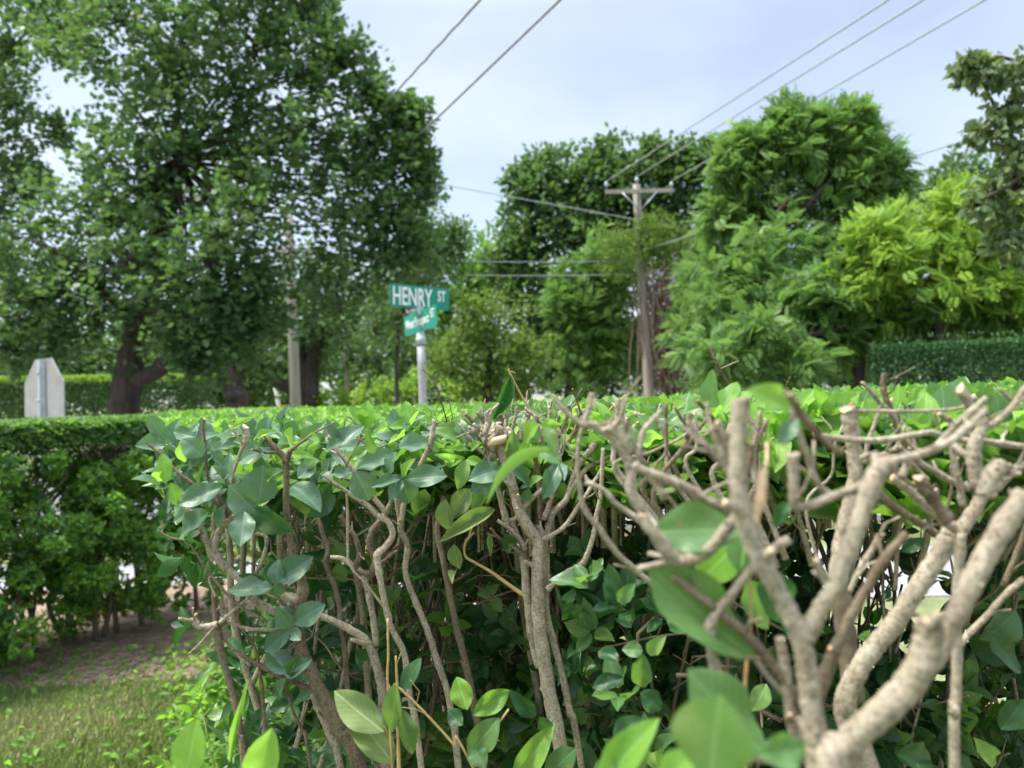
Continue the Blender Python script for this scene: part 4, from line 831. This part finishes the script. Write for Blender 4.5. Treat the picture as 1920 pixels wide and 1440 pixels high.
# leaves of the end shrub
Lv = Leaves(); T = .735
for q in [(428, 909, 480, 957, 54, BL, .95), (417, 911, 333, 948, 36, BL), (494, 872, 486, 948, 58, BL), (495, 848, 440, 858, 34, BL, .9), (458, 959, 452, 1024, 38, BL), (476, 953, 541, 1004, 46, DK), (391, 961, 333, 1008, 38, BL), (422, 946, 410, 990, 30, BL),
          (547, 911, 600, 946, 40, BL), (629, 928, 577, 968, 36, DK), (668, 880, 745, 843, 36, BL, .8), (665, 884, 696, 938, 44, BL, .9), (661, 885, 623, 888, 19, BL), (747, 841, 811, 822, 32, BL, .9), (760, 898, 837, 888, 37, BL), (754, 900, 770, 946, 36, BL), (754, 900, 730, 931, 22, BL),
          (753, 896, 702, 903, 19, BL), (755, 894, 767, 861, 20, BR), (742, 847, 722, 888, 24, BL), (380, 856, 344, 820, 34, BL, .9), (367, 820, 321, 808, 22, BL), (546, 833, 543, 803, 29, BR), (548, 852, 578, 852, 18, BR, .3), (474, 826, 518, 802, 15, BR), (433, 805, 471, 780, 13, BR),
          (521, 1089, 583, 1046, 40, BL, .1), (519, 1096, 519, 1050, 26, BL, .2), (512, 1100, 427, 1108, 34, BL), (512, 1098, 440, 1082, 26, DK), (516, 1094, 526, 1119, 24, BL, .1), (550, 1170, 606, 1132, 36, BL), (550, 1170, 521, 1143, 28, BL, 0), (546, 1179, 495, 1223, 30, BL), (540, 1264, 503, 1212, 36, BL, 0), (539, 1264, 573, 1240, 30, BL, 0), (537, 1272, 519, 1307, 21, BL),
          (546, 1180, 520, 1141, 26, BL), (547, 1180, 562, 1198, 20, BL), (540, 1266, 548, 1240, 18, DK), (383, 870, 370, 905, 24, MI_), (392, 850, 430, 868, 22, BL), (345, 820, 340, 872, 16, BR), (305, 850, 312, 905, 26, BR), (310, 905, 285, 885, 16, BR), (320, 905, 335, 948, 26, MI_),
          (500, 900, 520, 880, 22, MI_), (560, 880, 600, 862, 24, MI_), (600, 830, 575, 812, 14, BR), (700, 850, 690, 815, 20, MI_), (610, 845, 640, 825, 20, BL), (660, 860, 690, 838, 22, MI_), (845, 842, 880, 830, 22, BR), (590, 870, 560, 895, 26, BL), (620, 905, 600, 935, 22, DK)]:
    leaf_(Lv, T, *q[:6], rnd=(q[6] if len(q) > 6 else None), up=.7 if q[5] != DK else .1)
def fill(Lv, n, xr, yr, dr, l, mis, proto=MID, nl=5, upw=.9, fr=.5):
    P = np.array([at(rs.uniform(*xr), rs.uniform(*yr), rs.uniform(*dr)) for _ in range(n)])
    rosettes(Lv, P, unit(rdir(n) * .6 + np.array([0, -fr, upw])), nl, l, .52, rs.choice(mis, n), .95, proto)
fill(Lv, 40, (310, 640), (805, 925), (.76, .95), .034, [BL, MI_, BL, MI_], HERO); fill(Lv, 38, (600, 900), (800, 900), (.80, 1.0), .032, [BL, MI_, BR, MI_], HERO)
fill(Lv, 14, (300, 420), (850, 960), (.76, .9), .030, [BL, MI_], HERO, 4); fill(Lv, 16, (420, 800), (930, 1080), (.85, 1.0), .034, [DK, BL], HERO, 4); fill(Lv, 22, (430, 720), (1180, 1440), (.82, 1.1), .034, [DK, BL, MI_], HERO, 4)
for q in [(345, 1470, 370, 1343, 62, BR, .48), (480, 1470, 505, 1368, 58, BR, .50), (430, 1430, 455, 1290, 12, BR, .6)]: leaf_(Lv, q[6], *q[:6], rnd=.8)
Lv.build('foliage', lmats, rootA)
# bare broken stem left of it
g = G0(445, .78); root = thing('dead_shrub', g, 'bare dead stem with a knobbed broken side stub, left of the end shrub', 'shrub', None)
branch(root, .755, [(402, 1100, 9), (401, 1125, 11), (406, 1160, 15), (408, 1180, 18), (413, 1215, 16), (421, 1247, 15), (432, 1285, 15), (441, 1320, 15), (452, 1380, 15), (458, 1440, 15)], True, False, 'barkd', 12, .18, nb=6)
branch(root, .75, [(364, 1160, 13), (368, 1172, 15), (385, 1175, 13), (400, 1172, 14), (408, 1170, 15)], mat='bark', wob=.25, nb=5)
branch(root, .75, [(368, 1150, 7), (366, 1160, 9), (372, 1171, 12)], mat='bark', nb=1)
branch(root, .75, [(475, 1112, 4), (455, 1130, 6), (432, 1150, 8), (412, 1168, 10)], mat='bark', nb=1)
branch(root, .75, [(404, 1072, 3), (392, 1085, 4), (400, 1108, 6), (405, 1118, 8)], mat='bark', nb=1)

# central shrub
g = G0(1075, .80); rootC = thing('privet_shrub', g, 'central shrub of the near hedge with a thick trunk and a knobbly pale cut crown', 'shrub', 'privet shrubs in the first row')
T = .75
branch(rootC, T, [(938, 826, 20), (941, 849, 20), (952, 880, 21), (965, 925, 22), (975, 960, 24), (992, 992, 26), (1008, 1015, 27), (1008, 1060, 27), (1008, 1115, 29), (1012, 1180, 31), (1022, 1250, 32), (1036, 1330, 32), (1056, 1440, 33)], True, True, 'bark', 16, .08, nb=9)
branch(rootC, .756, [(958, 972, 7), (970, 1005, 15), (980, 1036, 18), (985, 1080, 19), (990, 1130, 19), (997, 1190, 19), (1010, 1250, 19)], cut=False, mat='bark')
branch(rootC, .765, [(1010, 985, 13), (1022, 1020, 15), (1025, 1060, 15), (1024, 1110, 15), (1027, 1160, 15), (1050, 1247, 15), (1068, 1330, 15), (1088, 1425, 15)], True, False, 'bark')
branch(rootC, T, [(933, 976, 8), (955, 991, 9), (975, 1012, 11), (985, 1032, 12)], mat='bark'); branch(rootC, T, [(1018, 918, 8), (1000, 932, 10), (984, 948, 13), (975, 960, 14)], mat='bark')
branch(rootC, T, [(1128, 880, 8), (1108, 915, 9), (1083, 952, 10), (1060, 985, 10), (1040, 1000, 10), (1014, 1014, 12)], mat='bark')
branch(rootC, .74, [(1131, 840, 9), (1129, 880, 10), (1126, 930, 11), (1120, 960, 11), (1112, 1006, 11), (1094, 1054, 14), (1062, 1073, 11), (1040, 1092, 12), (1026, 1106, 13)], mat='bark')
branch(rootC, .77, [(1153, 849, 8), (1125, 865, 10), (1100, 878, 12), (1072, 915, 12), (1060, 938, 13), (1038, 962, 14), (1030, 985, 14), (1022, 1020, 14)], mat='bark')
branch(rootC, .77, [(1120, 828, 15), (1095, 860, 14), (1080, 880, 12), (1072, 900, 10), (1066, 925, 11)], mat='bark')
branch(rootC, .74, [(889, 998, 4), (873, 1016, 5), (872, 1042, 6), (893, 1056, 6), (917, 1070, 7), (948, 1092, 8), (980, 1115, 10)], mat='twigt', seg=8)
branch(rootC, .75, [(920, 990, 6), (935, 1008, 6), (960, 1025, 7), (985, 1042, 8)], mat='barkd', seg=8)
branch(rootC, .76, [(908, 795, 13), (910, 825, 9), (916, 850, 10), (930, 900, 12), (945, 960, 14), (965, 1010, 14)], mat='bark')
branch(rootC, .76, [(862, 795, 5), (880, 820, 7), (898, 842, 8), (915, 860, 9), (930, 890, 9)], mat='bark', seg=8)
branch(rootC, .77, [(1040, 790, 9), (1046, 840, 10), (1050, 880, 10), (1035, 930, 10), (1020, 975, 12)], mat='bark'); branch(rootC, .78, [(1000, 840, 10), (1008, 880, 11), (1012, 930, 13), (1015, 975, 14)], mat='barkd')
for x, y, x2, y2, w in [(872, 776, 892, 798, 9), (895, 772, 910, 800, 10), (911, 772, 915, 806, 12), (900, 806, 922, 822, 10), (878, 800, 905, 818, 8), (938, 778, 940, 812, 12), (950, 774, 944, 812, 9), (968, 762, 962, 800, 7), (962, 800, 950, 826, 8), (992, 776, 980, 798, 10), (984, 766, 1004, 784, 8), (1004, 784, 1020, 802, 8), (1030, 762, 1028, 790, 8), (918, 818, 936, 836, 13), (1162, 772, 1168, 806, 14), (1176, 784, 1168, 800, 9), (1190, 776, 1206, 784, 12), (1066, 760, 1060, 792, 8), (1080, 764, 1088, 790, 9), (1096, 770, 1082, 800, 10), (1050, 796, 1052, 840, 4), (1058, 800, 1056, 845, 4), (1045, 806, 1048, 850, 4)]:
    branch(rootC, rs.uniform(.75, .80), [(x, y, w), ((x + x2) / 2 + 2, (y + y2) / 2, w), (x2, y2, w), (x2 + (950 - x2) * .12, y2 + 30, w * .9)], mat=rs.choice(['bark', 'bark', 'barkd']), wob=.28, nb=3, seg=9, k=3)
b = MB()
for _ in range(60):
    c = at(rs.normal(935, 17), rs.normal(818, 9), .752 + rs.normal(0, .006)); r = rs.uniform(.0015, .0038); b.tube([c - (0, 0, r * 2), c, c + rs.normal(0, .004, 3) + (0, 0, .003)], [r, r * 1.1, r * .6], 7, 0, 0, .3, 1)
c = at(926, 828, .735); b.tube([at(918, 832, .738), c, at(948, 822, .735), at(950, 822, .735)], [.003, .0042, .0040, .0035], 8, 1, 0, .3, 1); b.build('knob', [M['bark'], M['cut']], rootC)
Lv = Leaves(); T = .74
for q in [(937, 881, 880, 892, 38, BL, .5), (936, 883, 886, 927, 32, BL), (935, 898, 870, 955, 36, MI_), (881, 916, 847, 973, 36, OL), (929, 955, 821, 1012, 28, OL), (836, 935, 840, 1002, 32, OL), (875, 861, 858, 916, 26, MI_), (872, 858, 825, 870, 22, BR), (1011, 795, 971, 826, 36, BR), (1012, 798, 1052, 798, 21, BR), (953, 861, 966, 811, 24, MI_),
          (1048, 869, 1020, 929, 28, BL), (991, 912, 968, 872, 24, BL), (993, 913, 975, 905, 18, BL), (991, 912, 1014, 893, 20, MI_), (991, 914, 985, 942, 16, BL), (1257, 849, 1311, 855, 22, MI_), (1263, 848, 1229, 868, 20, MI_), (851, 1020, 860, 1070, 26, OL), (875, 861, 905, 868, 18, BR), (850, 868, 822, 850, 16, BR), (855, 1072, 845, 1085, 16, OL),
          (918, 1000, 920, 1042, 10, OL), (944, 1000, 966, 1045, 28, DK), (903, 830, 875, 842, 16, BR), (1050, 868, 1060, 890, 14, BL), (955, 700, 1, 1, 1, -1)]:
    if q[5] >= 0: leaf_(Lv, T, *q[:6], proto=HERO2 if q[5] == OL else HERO, rnd=(q[6] if len(q) > 6 else None), up=.6)
# long strap of a leaf, arched and seen on edge, closer to the camera
st = [at(1032, 843, .47), at(1000, 845, .46), at(965, 862, .455), at(935, 895, .45), at(912, 945, .45)]
b_ = MB(); P, _r = smooth_path(st, [1] * 5, 5); wd = np.sin(np.linspace(.15, 3.05, len(P))) * .0028; V = []; UVn = []
Q = []
for i, p in enumerate(P): V += [p + np.array([-.2, -.9, .5]) * wd[i] * 1.5 + (0, 0, wd[i] * .5), p, p + np.array([.5, .3, -.9]) * wd[i] * 1.5]
for i in range(len(P) - 1):
    for k in (0, 1): Q.append((i * 3 + k, i * 3 + k + 1, i * 3 + k + 4, i * 3 + k + 3))
Lv.V.append(np.array(V)); Lv.Q.append(np.array(Q) + Lv.n); Lv.UV.append(np.tile([.3, .5, 0], (len(V), 1))); Lv.R.append(np.full(len(V), .4)); Lv.MI.append(np.full(len(Q), MI_)); Lv.n += len(V)
fill(Lv, 50, (860, 1250), (778, 850), (.82, 1.15), .034, [BR, MI_, MI_], HERO); fill(Lv, 26, (980, 1300), (850, 960), (.84, 1.1), .032, [BL, MI_, DK], HERO, 4); fill(Lv, 26, (880, 1240), (1000, 1440), (.86, 1.15), .030, [DK, MI_], HERO, 4)
for q in [(877, 1331, 854, 1270, 40, BR), (887, 1341, 955, 1292, 38, BR), (879, 1418, 932, 1347, 48, MI_), (1004, 1343, 961, 1305, 30, DK), (868, 1360, 840, 1335, 30, DK), (720, 1372, 624, 1298, 58, OL), (738, 1432, 653, 1326, 66, OL), (735, 1374, 742, 1275, 36, MI_), (750, 1327, 776, 1420, 32, MI_), (750, 1300, 790, 1232, 30, MI_), (1010, 1345, 1030, 1375, 26, DK), (965, 1460, 1031, 1374, 44, BR), (1020, 1460, 1080, 1398, 44, MI_), (890, 1400, 905, 1440, 36, MI_)]:
    leaf_(Lv, .70, *q[:6], proto=HERO2 if q[5] == OL else HERO, rnd=None, up=.6)
Lv.build('foliage', lmats, rootC)
for pts in ([(742, 1230, 4), (745, 1290, 7), (746, 1350, 8), (748, 1440, 9)], [(738, 1282, 4), (760, 1300, 7), (800, 1340, 6), (850, 1395, 6), (890, 1445, 6)], [(727, 1160, 5), (728, 1230, 5), (727, 1280, 5), (735, 1440, 6)], [(954, 1330, 5), (920, 1380, 5), (905, 1440, 6)]):
    branch(rootC, .70, pts, True, False, 'twigt', 8, .08, nb=2)
# one loose cut twig with a rolled leaf standing on the top
g = at(996, 775, .78); root = thing('cut_twig', g, 'loose straw coloured twig standing upright on the hedge top with one rolled leaf', 'twig')
branch(root, .78, [(953, 692, 4), (958, 704, 5), (975, 738, 5), (996, 772, 5), (1010, 800, 6), (1020, 830, 6)], mat='twigt', seg=8, nb=1); branch(root, .78, [(967, 700, 2), (960, 697, 3), (955, 697, 4)], mat='twigt', seg=6, nb=0)
Lv = Leaves(); leaf_(Lv, .78, 957, 703, 928, 790, 22, 0, HERO2, .0, .0); Lv.build('leaf', [M['dark']], root)
for (px, py) in ((1262, 765),):
    root = thing('cut_twig', at(px, py, .95), 'short pale cut twig lying slanted on the hedge top in front of the utility pole', 'twig'); branch(root, .95, [(1181, 737, 3), (1165, 748, 4), (1144, 768, 5), (1120, 800, 5)], mat='twigt', seg=7, nb=1)

# right foreground: two bare pruned shrubs
g = G0(1600, .42); rootD = thing('privet_shrub', g, 'bare pruned shrub at the lower right, forked, closest to the camera and out of focus', 'shrub', 'privet shrubs in the first row')
T = .31
branch(rootD, T, [(1745, 1165, 58), (1742, 1185, 62), (1728, 1240, 64), (1690, 1300, 66), (1640, 1345, 64), (1590, 1395, 62), (1560, 1460, 62), (1545, 1560, 62)], True, True, 'bark', 20, .05)
branch(rootD, .33, [(1925, 925, 44), (1880, 990, 48), (1850, 1040, 48), (1815, 1105, 48), (1785, 1165, 46), (1755, 1230, 44), (1720, 1270, 40)], cut=False, mat='bark', seg=18, wob=.06)
branch(rootD, .33, [(1388, 748, 44), (1386, 790, 40), (1384, 840, 38), (1384, 890, 40), (1390, 955, 44), (1412, 1020, 42), (1440, 1075, 42), (1470, 1130, 42), (1498, 1185, 46), (1510, 1240, 44), (1518, 1300, 46), (1528, 1370, 50), (1536, 1440, 54), (1540, 1540, 56)], True, False, 'bark', 18, .08, nb=8)
branch(rootD, .33, [(1672, 868, 38), (1650, 880, 44), (1636, 905, 42), (1618, 955, 38), (1600, 1010, 38), (1580, 1060, 38), (1558, 1110, 38), (1528, 1160, 40), (1508, 1200, 42)], cut=False, mat='bark', seg=18)
branch(rootD, .34, [(1486, 853, 30), (1487, 880, 25), (1489, 920, 24), (1490, 945, 22), (1510, 950, 20), (1560, 932, 20), (1600, 918, 22), (1635, 905, 26)], mat='bark')
branch(rootD, .34, [(1850, 768, 14), (1815, 800, 16), (1780, 828, 17), (1725, 852, 18), (1680, 862, 20), (1652, 874, 24)], mat='bark')
branch(rootD, .36, [(1207, 965, 20), (1215, 985, 26), (1235, 1010, 30), (1262, 1045, 34), (1290, 1050, 30), (1325, 1035, 28), (1355, 1000, 26), (1378, 972, 26), (1392, 950, 26)], mat='bark', seg=14, wob=.15, nb=8)
branch(rootD, .42, [(1110, 738, 13), (1105, 765, 12), (1098, 790, 16), (1120, 800, 17), (1150, 822, 22), (1172, 850, 26), (1183, 885, 25), (1184, 920, 25), (1195, 945, 25), (1215, 975, 26), (1245, 1015, 28, .39), (1268, 1048, 30, .37)], mat='bark', seg=14, nb=7)
branch(rootD, .41, [(1036, 742, 8), (1055, 765, 10), (1075, 785, 12), (1098, 800, 14)], mat='bark', nb=2); branch(rootD, .41, [(1170, 748, 9), (1166, 775, 10), (1150, 800, 12), (1130, 808, 14)], mat='bark', nb=2); branch(rootD, .42, [(1240, 770, 10), (1222, 790, 12), (1205, 812, 12), (1198, 850, 13), (1190, 880, 15)], mat='bark')
branch(rootD, .42, [(1135, 790, 20), (1158, 810, 24), (1180, 850, 26)], mat='bark', wob=.2)
branch(rootD, .38, [(1392, 960, 22), (1365, 955, 22), (1330, 940, 22), (1290, 915, 22), (1240, 895, 22), (1205, 882, 20), (1190, 870, 18)], cut=False, mat='bark', nb=7)
branch(rootD, .38, [(1244, 935, 12), (1236, 920, 14), (1222, 900, 14), (1210, 885, 14)], mat='bark')
branch(rootD, .46, [(1092, 800, 9), (1085, 830, 10), (1083, 870, 10), (1086, 900, 11), (1092, 945, 12), (1110, 975, 13), (1122, 988, 13), (1140, 1015, 14), (1160, 1040, 13), (1207, 1082, 13), (1250, 1115, 13)], mat='bark', nb=4)
branch(rootD, .44, [(1097, 905, 10), (1130, 918, 11), (1155, 945, 12), (1180, 962, 13), (1212, 985, 15)], mat='bark', nb=2)
branch(rootD, .36, [(1480, 1010, 22), (1450, 1030, 22), (1416, 1060, 22), (1375, 1110, 22), (1334, 1165, 28), (1333, 1200, 24), (1338, 1240, 24), (1362, 1310, 24), (1385, 1375, 25), (1408, 1412, 26), (1445, 1420, 28), (1500, 1410, 34)], cut=False, mat='bark', seg=14, nb=6)
branch(rootD, .36, [(1462, 1195, 22), (1470, 1240, 24), (1478, 1300, 26), (1488, 1370, 28), (1510, 1420, 34), (1530, 1460, 36)], True, False, 'bark')
branch(rootD, .36, [(1260, 1080, 14), (1300, 1110, 20), (1350, 1150, 22), (1400, 1190, 22), (1460, 1260, 24), (1510, 1330, 28)], cut=False, mat='barkd')
branch(rootD, .40, [(1406, 1085, 6), (1408, 1150, 8), (1402, 1220, 9), (1396, 1320, 9), (1398, 1440, 9)], True, False, 'twigt', 8)
branch(rootD, .33, [(1432, 880, 18), (1428, 900, 26), (1424, 935, 28), (1415, 965, 26), (1405, 990, 26)], mat='cut')
branch(rootD, .35, [(1336, 800, 14), (1352, 845, 18), (1368, 880, 22), (1385, 920, 26)], mat='bark'); branch(rootD, .36, [(1290, 790, 8), (1315, 825, 12), (1335, 850, 14), (1368, 885, 16)], mat='bark'); branch(rootD, .36, [(1325, 755, 8), (1330, 790, 10), (1345, 830, 13), (1365, 870, 15)], mat='bark')
branch(rootD, .35, [(1345, 790, 16), (1360, 830, 18), (1378, 880, 20)], mat='bark'); branch(rootD, .36, [(1410, 830, 12), (1405, 870, 14), (1395, 920, 16)], mat='barkd')
branch(rootD, .31, [(1480, 738, 18), (1498, 770, 20), (1520, 800, 18), (1548, 828, 16), (1580, 850, 16)], mat='barkd'); branch(rootD, .36, [(1480, 760, 12), (1512, 850, 14), (1530, 900, 15), (1555, 930, 16)], mat='bark')
branch(rootD, .36, [(1700, 1000, 18), (1650, 1060, 22), (1600, 1150, 24), (1560, 1230, 28), (1530, 1320, 32)], cut=False, mat='barkd')
Lv = Leaves()
for q in [(1222, 998, 1392, 985, 92, MI_, .37), (1420, 1240, 1203, 1068, 110, MI_, .36), (1330, 1470, 1345, 1295, 150, MI_, .27), (1440, 1420, 1280, 1262, 105, MI_, .33), (1120, 1480, 1228, 1345, 62, BR, .36), (1510, 1400, 1425, 1420, 60, MI_, .30), (1482, 770, 1422, 722, 54, BR, .33), (1495, 782, 1460, 832, 26, BL, .36),
          (1395, 1005, 1308, 1092, 78, BR, .40), (1380, 990, 1410, 1080, 70, MI_, .40), (1200, 1470, 1160, 1370, 70, MI_, .36), (1355, 1090, 1310, 1000, 60, BR, .42), (1430, 1060, 1480, 1170, 70, DK, .42), (1240, 1470, 1300, 1410, 60, BR, .30), (1480, 940, 1450, 985, 26, DK, .38), (1440, 1180, 1390, 1090, 60, MI_, .45), (1190, 838, 1185, 800, 26, MI_, .46), (1205, 830, 1222, 812, 18, BR, .46), (1020, 800, 1042, 850, 24, MI_, .46), (1050, 870, 1010, 835, 30, MI_, .5)]:
    leaf_(Lv, q[6], *q[:6], up=.8, rnd=.5)
Lv.build('foliage', lmats, rootD)

g = G0(1660, .56); rootE = thing('privet_shrub', g, 'pruned shrub at the right behind the closest one, with many crossing cut branches', 'shrub', 'privet shrubs in the first row')
T = .45
branch(rootE, T, [(1790, 985, 34), (1780, 1010, 44), (1745, 1065, 42), (1712, 1115, 42), (1680, 1165, 42), (1640, 1215, 42), (1605, 1265, 44), (1585, 1320, 46), (1600, 1390, 48), (1630, 1450, 50)], True, False, 'bark', 18, .06, nb=8)
branch(rootE, .46, [(1572, 1085, 40), (1580, 1140, 44), (1588, 1200, 44), (1596, 1260, 46), (1600, 1310, 46)], cut=False, mat='barkb', seg=16)
branch(rootE, .47, [(1590, 765, 38), (1594, 790, 34), (1600, 830, 32), (1604, 880, 32), (1598, 930, 34), (1584, 985, 36), (1576, 1035, 38), (1572, 1090, 40)], mat='bark', seg=14, nb=8, wob=.14)
branch(rootE, .44, [(1672, 895, 18), (1700, 916, 19), (1735, 948, 20), (1768, 975, 22), (1790, 990, 24)], mat='bark'); branch(rootE, .43, [(1722, 895, 26), (1735, 915, 28), (1755, 945, 26), (1780, 975, 28)], mat='barkd', wob=.25, nb=8)
branch(rootE, .44, [(1800, 727, 22), (1815, 752, 22), (1835, 780, 22), (1842, 800, 24), (1828, 830, 28), (1826, 865, 32), (1830, 900, 30), (1840, 930, 28), (1818, 970, 30), (1795, 1000, 34)], mat='bark', seg=14, nb=8)
branch(rootE, .44, [(1960, 690, 12), (1925, 725, 13), (1900, 760, 14), (1870, 790, 15), (1842, 805, 18)], mat='bark'); branch(rootE, .45, [(1873, 728, 10), (1890, 745, 10), (1905, 758, 11)], mat='bark', nb=1)
branch(rootE, .46, [(1925, 838, 14), (1880, 832, 14), (1850, 828, 15), (1830, 824, 15)], cut=False, mat='bark')
branch(rootE, .47, [(1610, 770, 6), (1660, 771, 8), (1720, 771, 8), (1780, 768, 8), (1815, 762, 9)], mat='bark', seg=8, nb=5)
branch(rootE, .46, [(1525, 815, 13), (1570, 822, 14), (1640, 826, 14), (1700, 818, 14), (1745, 811, 14), (1780, 820, 14), (1820, 828, 16)], mat='bark', nb=7)
branch(rootE, .47, [(1647, 927, 20), (1675, 950, 18), (1715, 975, 17), (1757, 1002, 18)], mat='barkd', nb=5)
branch(rootE, .48, [(1684, 838, 14), (1710, 858, 14), (1745, 880, 15), (1785, 902, 16), (1815, 915, 18)], mat='bark', nb=4); branch(rootE, .48, [(1697, 797, 8), (1690, 818, 9), (1680, 840, 11), (1660, 850, 10), (1630, 860, 10)], mat='bark', nb=2)
branch(rootE, .52, [(1617, 716, 7), (1636, 738, 8), (1650, 760, 9), (1640, 795, 9), (1627, 830, 10), (1622, 870, 10)], mat='bark', nb=3); branch(rootE, .52, [(1657, 700, 10), (1656, 725, 13), (1664, 755, 14), (1680, 795, 13), (1700, 840, 13)], mat='barkd', nb=5, wob=.2)
branch(rootE, .44, [(1652, 1003, 15), (1632, 1035, 13), (1610, 1070, 12), (1593, 1110, 12)], mat='bark', nb=4)
branch(rootE, .50, [(1760, 775, 14), (1790, 795, 15), (1820, 820, 15)], mat='bark'); branch(rootE, .42, [(1690, 895, 20), (1710, 860, 14), (1745, 845, 14), (1800, 790, 14), (1850, 745, 12)], cut=False, mat='bark')
branch(rootE, .44, [(1925, 870, 14), (1900, 882, 20), (1880, 900, 22), (1850, 930, 24)], mat='bark', wob=.2); branch(rootE, .42, [(1880, 870, 44), (1860, 890, 40), (1845, 930, 36)], mat='bark', wob=.25, nb=8)
branch(rootE, .47, [(1782, 830, 12), (1790, 870, 13), (1800, 910, 14), (1805, 950, 16)], mat='bark'); branch(rootE, .50, [(1740, 900, 8), (1720, 880, 9), (1700, 860, 9)], mat='bark')
branch(rootE, .42, [(1803, 1000, 20), (1798, 1060, 21), (1794, 1150, 22), (1794, 1250, 22), (1790, 1340, 22), (1788, 1440, 22)], True, False, 'bark', 12)
branch(rootE, .50, [(1920, 1085, 14), (1885, 1115, 14), (1850, 1155, 14), (1815, 1190, 14), (1797, 1215, 14)], mat='bark')
branch(rootE, .55, [(1955, 880, 10), (1920, 1000, 12), (1880, 1100, 13)], cut=False, mat='barkd', nb=3)
for _ in range(26):            # the tangle of thin cut twigs between them
    x = rs.uniform(1150, 1930); y = rs.uniform(735, 800); D = rs.uniform(.5, .72); dx = rs.normal(0, 60); w = rs.uniform(6, 13); x2, y2 = x + dx, y + rs.uniform(90, 190)
    branch(rootE, D, [(x, y, w * .9), (x + dx * .25 + rs.normal(0, 8), y + (y2 - y) * .3, w), (x + dx * .6 + rs.normal(0, 10), y + (y2 - y) * .65, w * 1.05), (x2, y2, w * 1.1), (x2 + (1640 - x2) * .25, y2 + 140, w * 1.2)], cut=True, mat=rs.choice(['bark', 'bark', 'barkd']), seg=8, nb=3, k=3, wob=.15)
Lv = Leaves()
fill(Lv, 60, (1240, 1950), (770, 850), (.62, 1.0), .034, [BR, MI_, MI_], HERO); fill(Lv, 26, (1240, 1950), (850, 1000), (.7, 1.1), .032, [MI_, DK, DK], HERO, 4); fill(Lv, 34, (1080, 1560), (1020, 1440), (.62, 1.0), .030, [DK, MI_, DK], HERO, 5, .9, .7)
for q in [(1202, 1222, 1200, 1302, 36, MI_), (1437, 1282, 1413, 1334, 36, MI_), (1681, 1415, 1776, 1423, 46, DK), (1606, 1195, 1654, 1190, 20, MI_), (1905, 1145, 1846, 1212, 52, BL), (1850, 1180, 1910, 1260, 50, DK), (1920, 1310, 1880, 1370, 50, DK), (1860, 1440, 1845, 1392, 32, MI_), (1160, 1130, 1185, 1100, 26, MI_), (1215, 1225, 1240, 1200, 26, MI_), (1205, 1220, 1170, 1215, 30, MI_),
          (1170, 1270, 1110, 1290, 30, DK), (1160, 1240, 1120, 1215, 30, DK), (1240, 1330, 1200, 1300, 40, DK), (1150, 1390, 1200, 1340, 40, DK), (1700, 760, 1735, 722, 22, BR), (1640, 790, 1625, 745, 26, BR), (1545, 830, 1580, 810, 22, BR), (1420, 850, 1460, 870, 30, BR), (1690, 1005, 1660, 1040, 26, DK), (1735, 1010, 1690, 1035, 24, DK)]:
    leaf_(Lv, .60, *q[:6], up=.7)
Lv.build('foliage', lmats, rootE)

# bright young shoots at the foot of the hedge's left end
for i, (px, D, H) in enumerate([(400, 2.3, .52), (445, 2.0, .62), (500, 2.2, .55), (470, 1.7, .72), (540, 1.9, .60), (435, 2.6, .50), (455, 2.9, .42), (480, 3.2, .42), (560, 1.6, .70)]):
    g = G0(px, D); lab = ['pale', 'tall', 'broad', 'tallest', 'leaning', 'sparse', 'small', 'smallest', 'dark based'][i]
    root = thing('privet_sucker', g, 'bright green young privet shoots growing low at the left foot of the hedge', 'shoots', 'young shoots at the hedge foot')
    b = MB(); tips = []
    for _ in range(7):
        e = g + np.array([rs.normal(0, .10), rs.normal(0, .10), H * rs.uniform(.7, 1.15)]); m = (g + e) / 2 + rs.normal(0, .02, 3); P, R = smooth_path([g, m, e], [.004, .003, .0015], 4); b.tube(P, R, 5); tips.append(P)
    b.build('stem', M['greenstem'], root)
    P = np.concatenate([t[3:] for t in tips] * 3); P = P + rs.normal(0, .012, P.shape); Lv = Leaves(); rosettes(Lv, P, unit(rdir(len(P)) * .4 + np.array([0, -.2, 1])), 4, .048, .42, rs.choice([0, 1], len(P)), 1.0); Lv.build('leaves', [M['bright'], M['mid']], root)
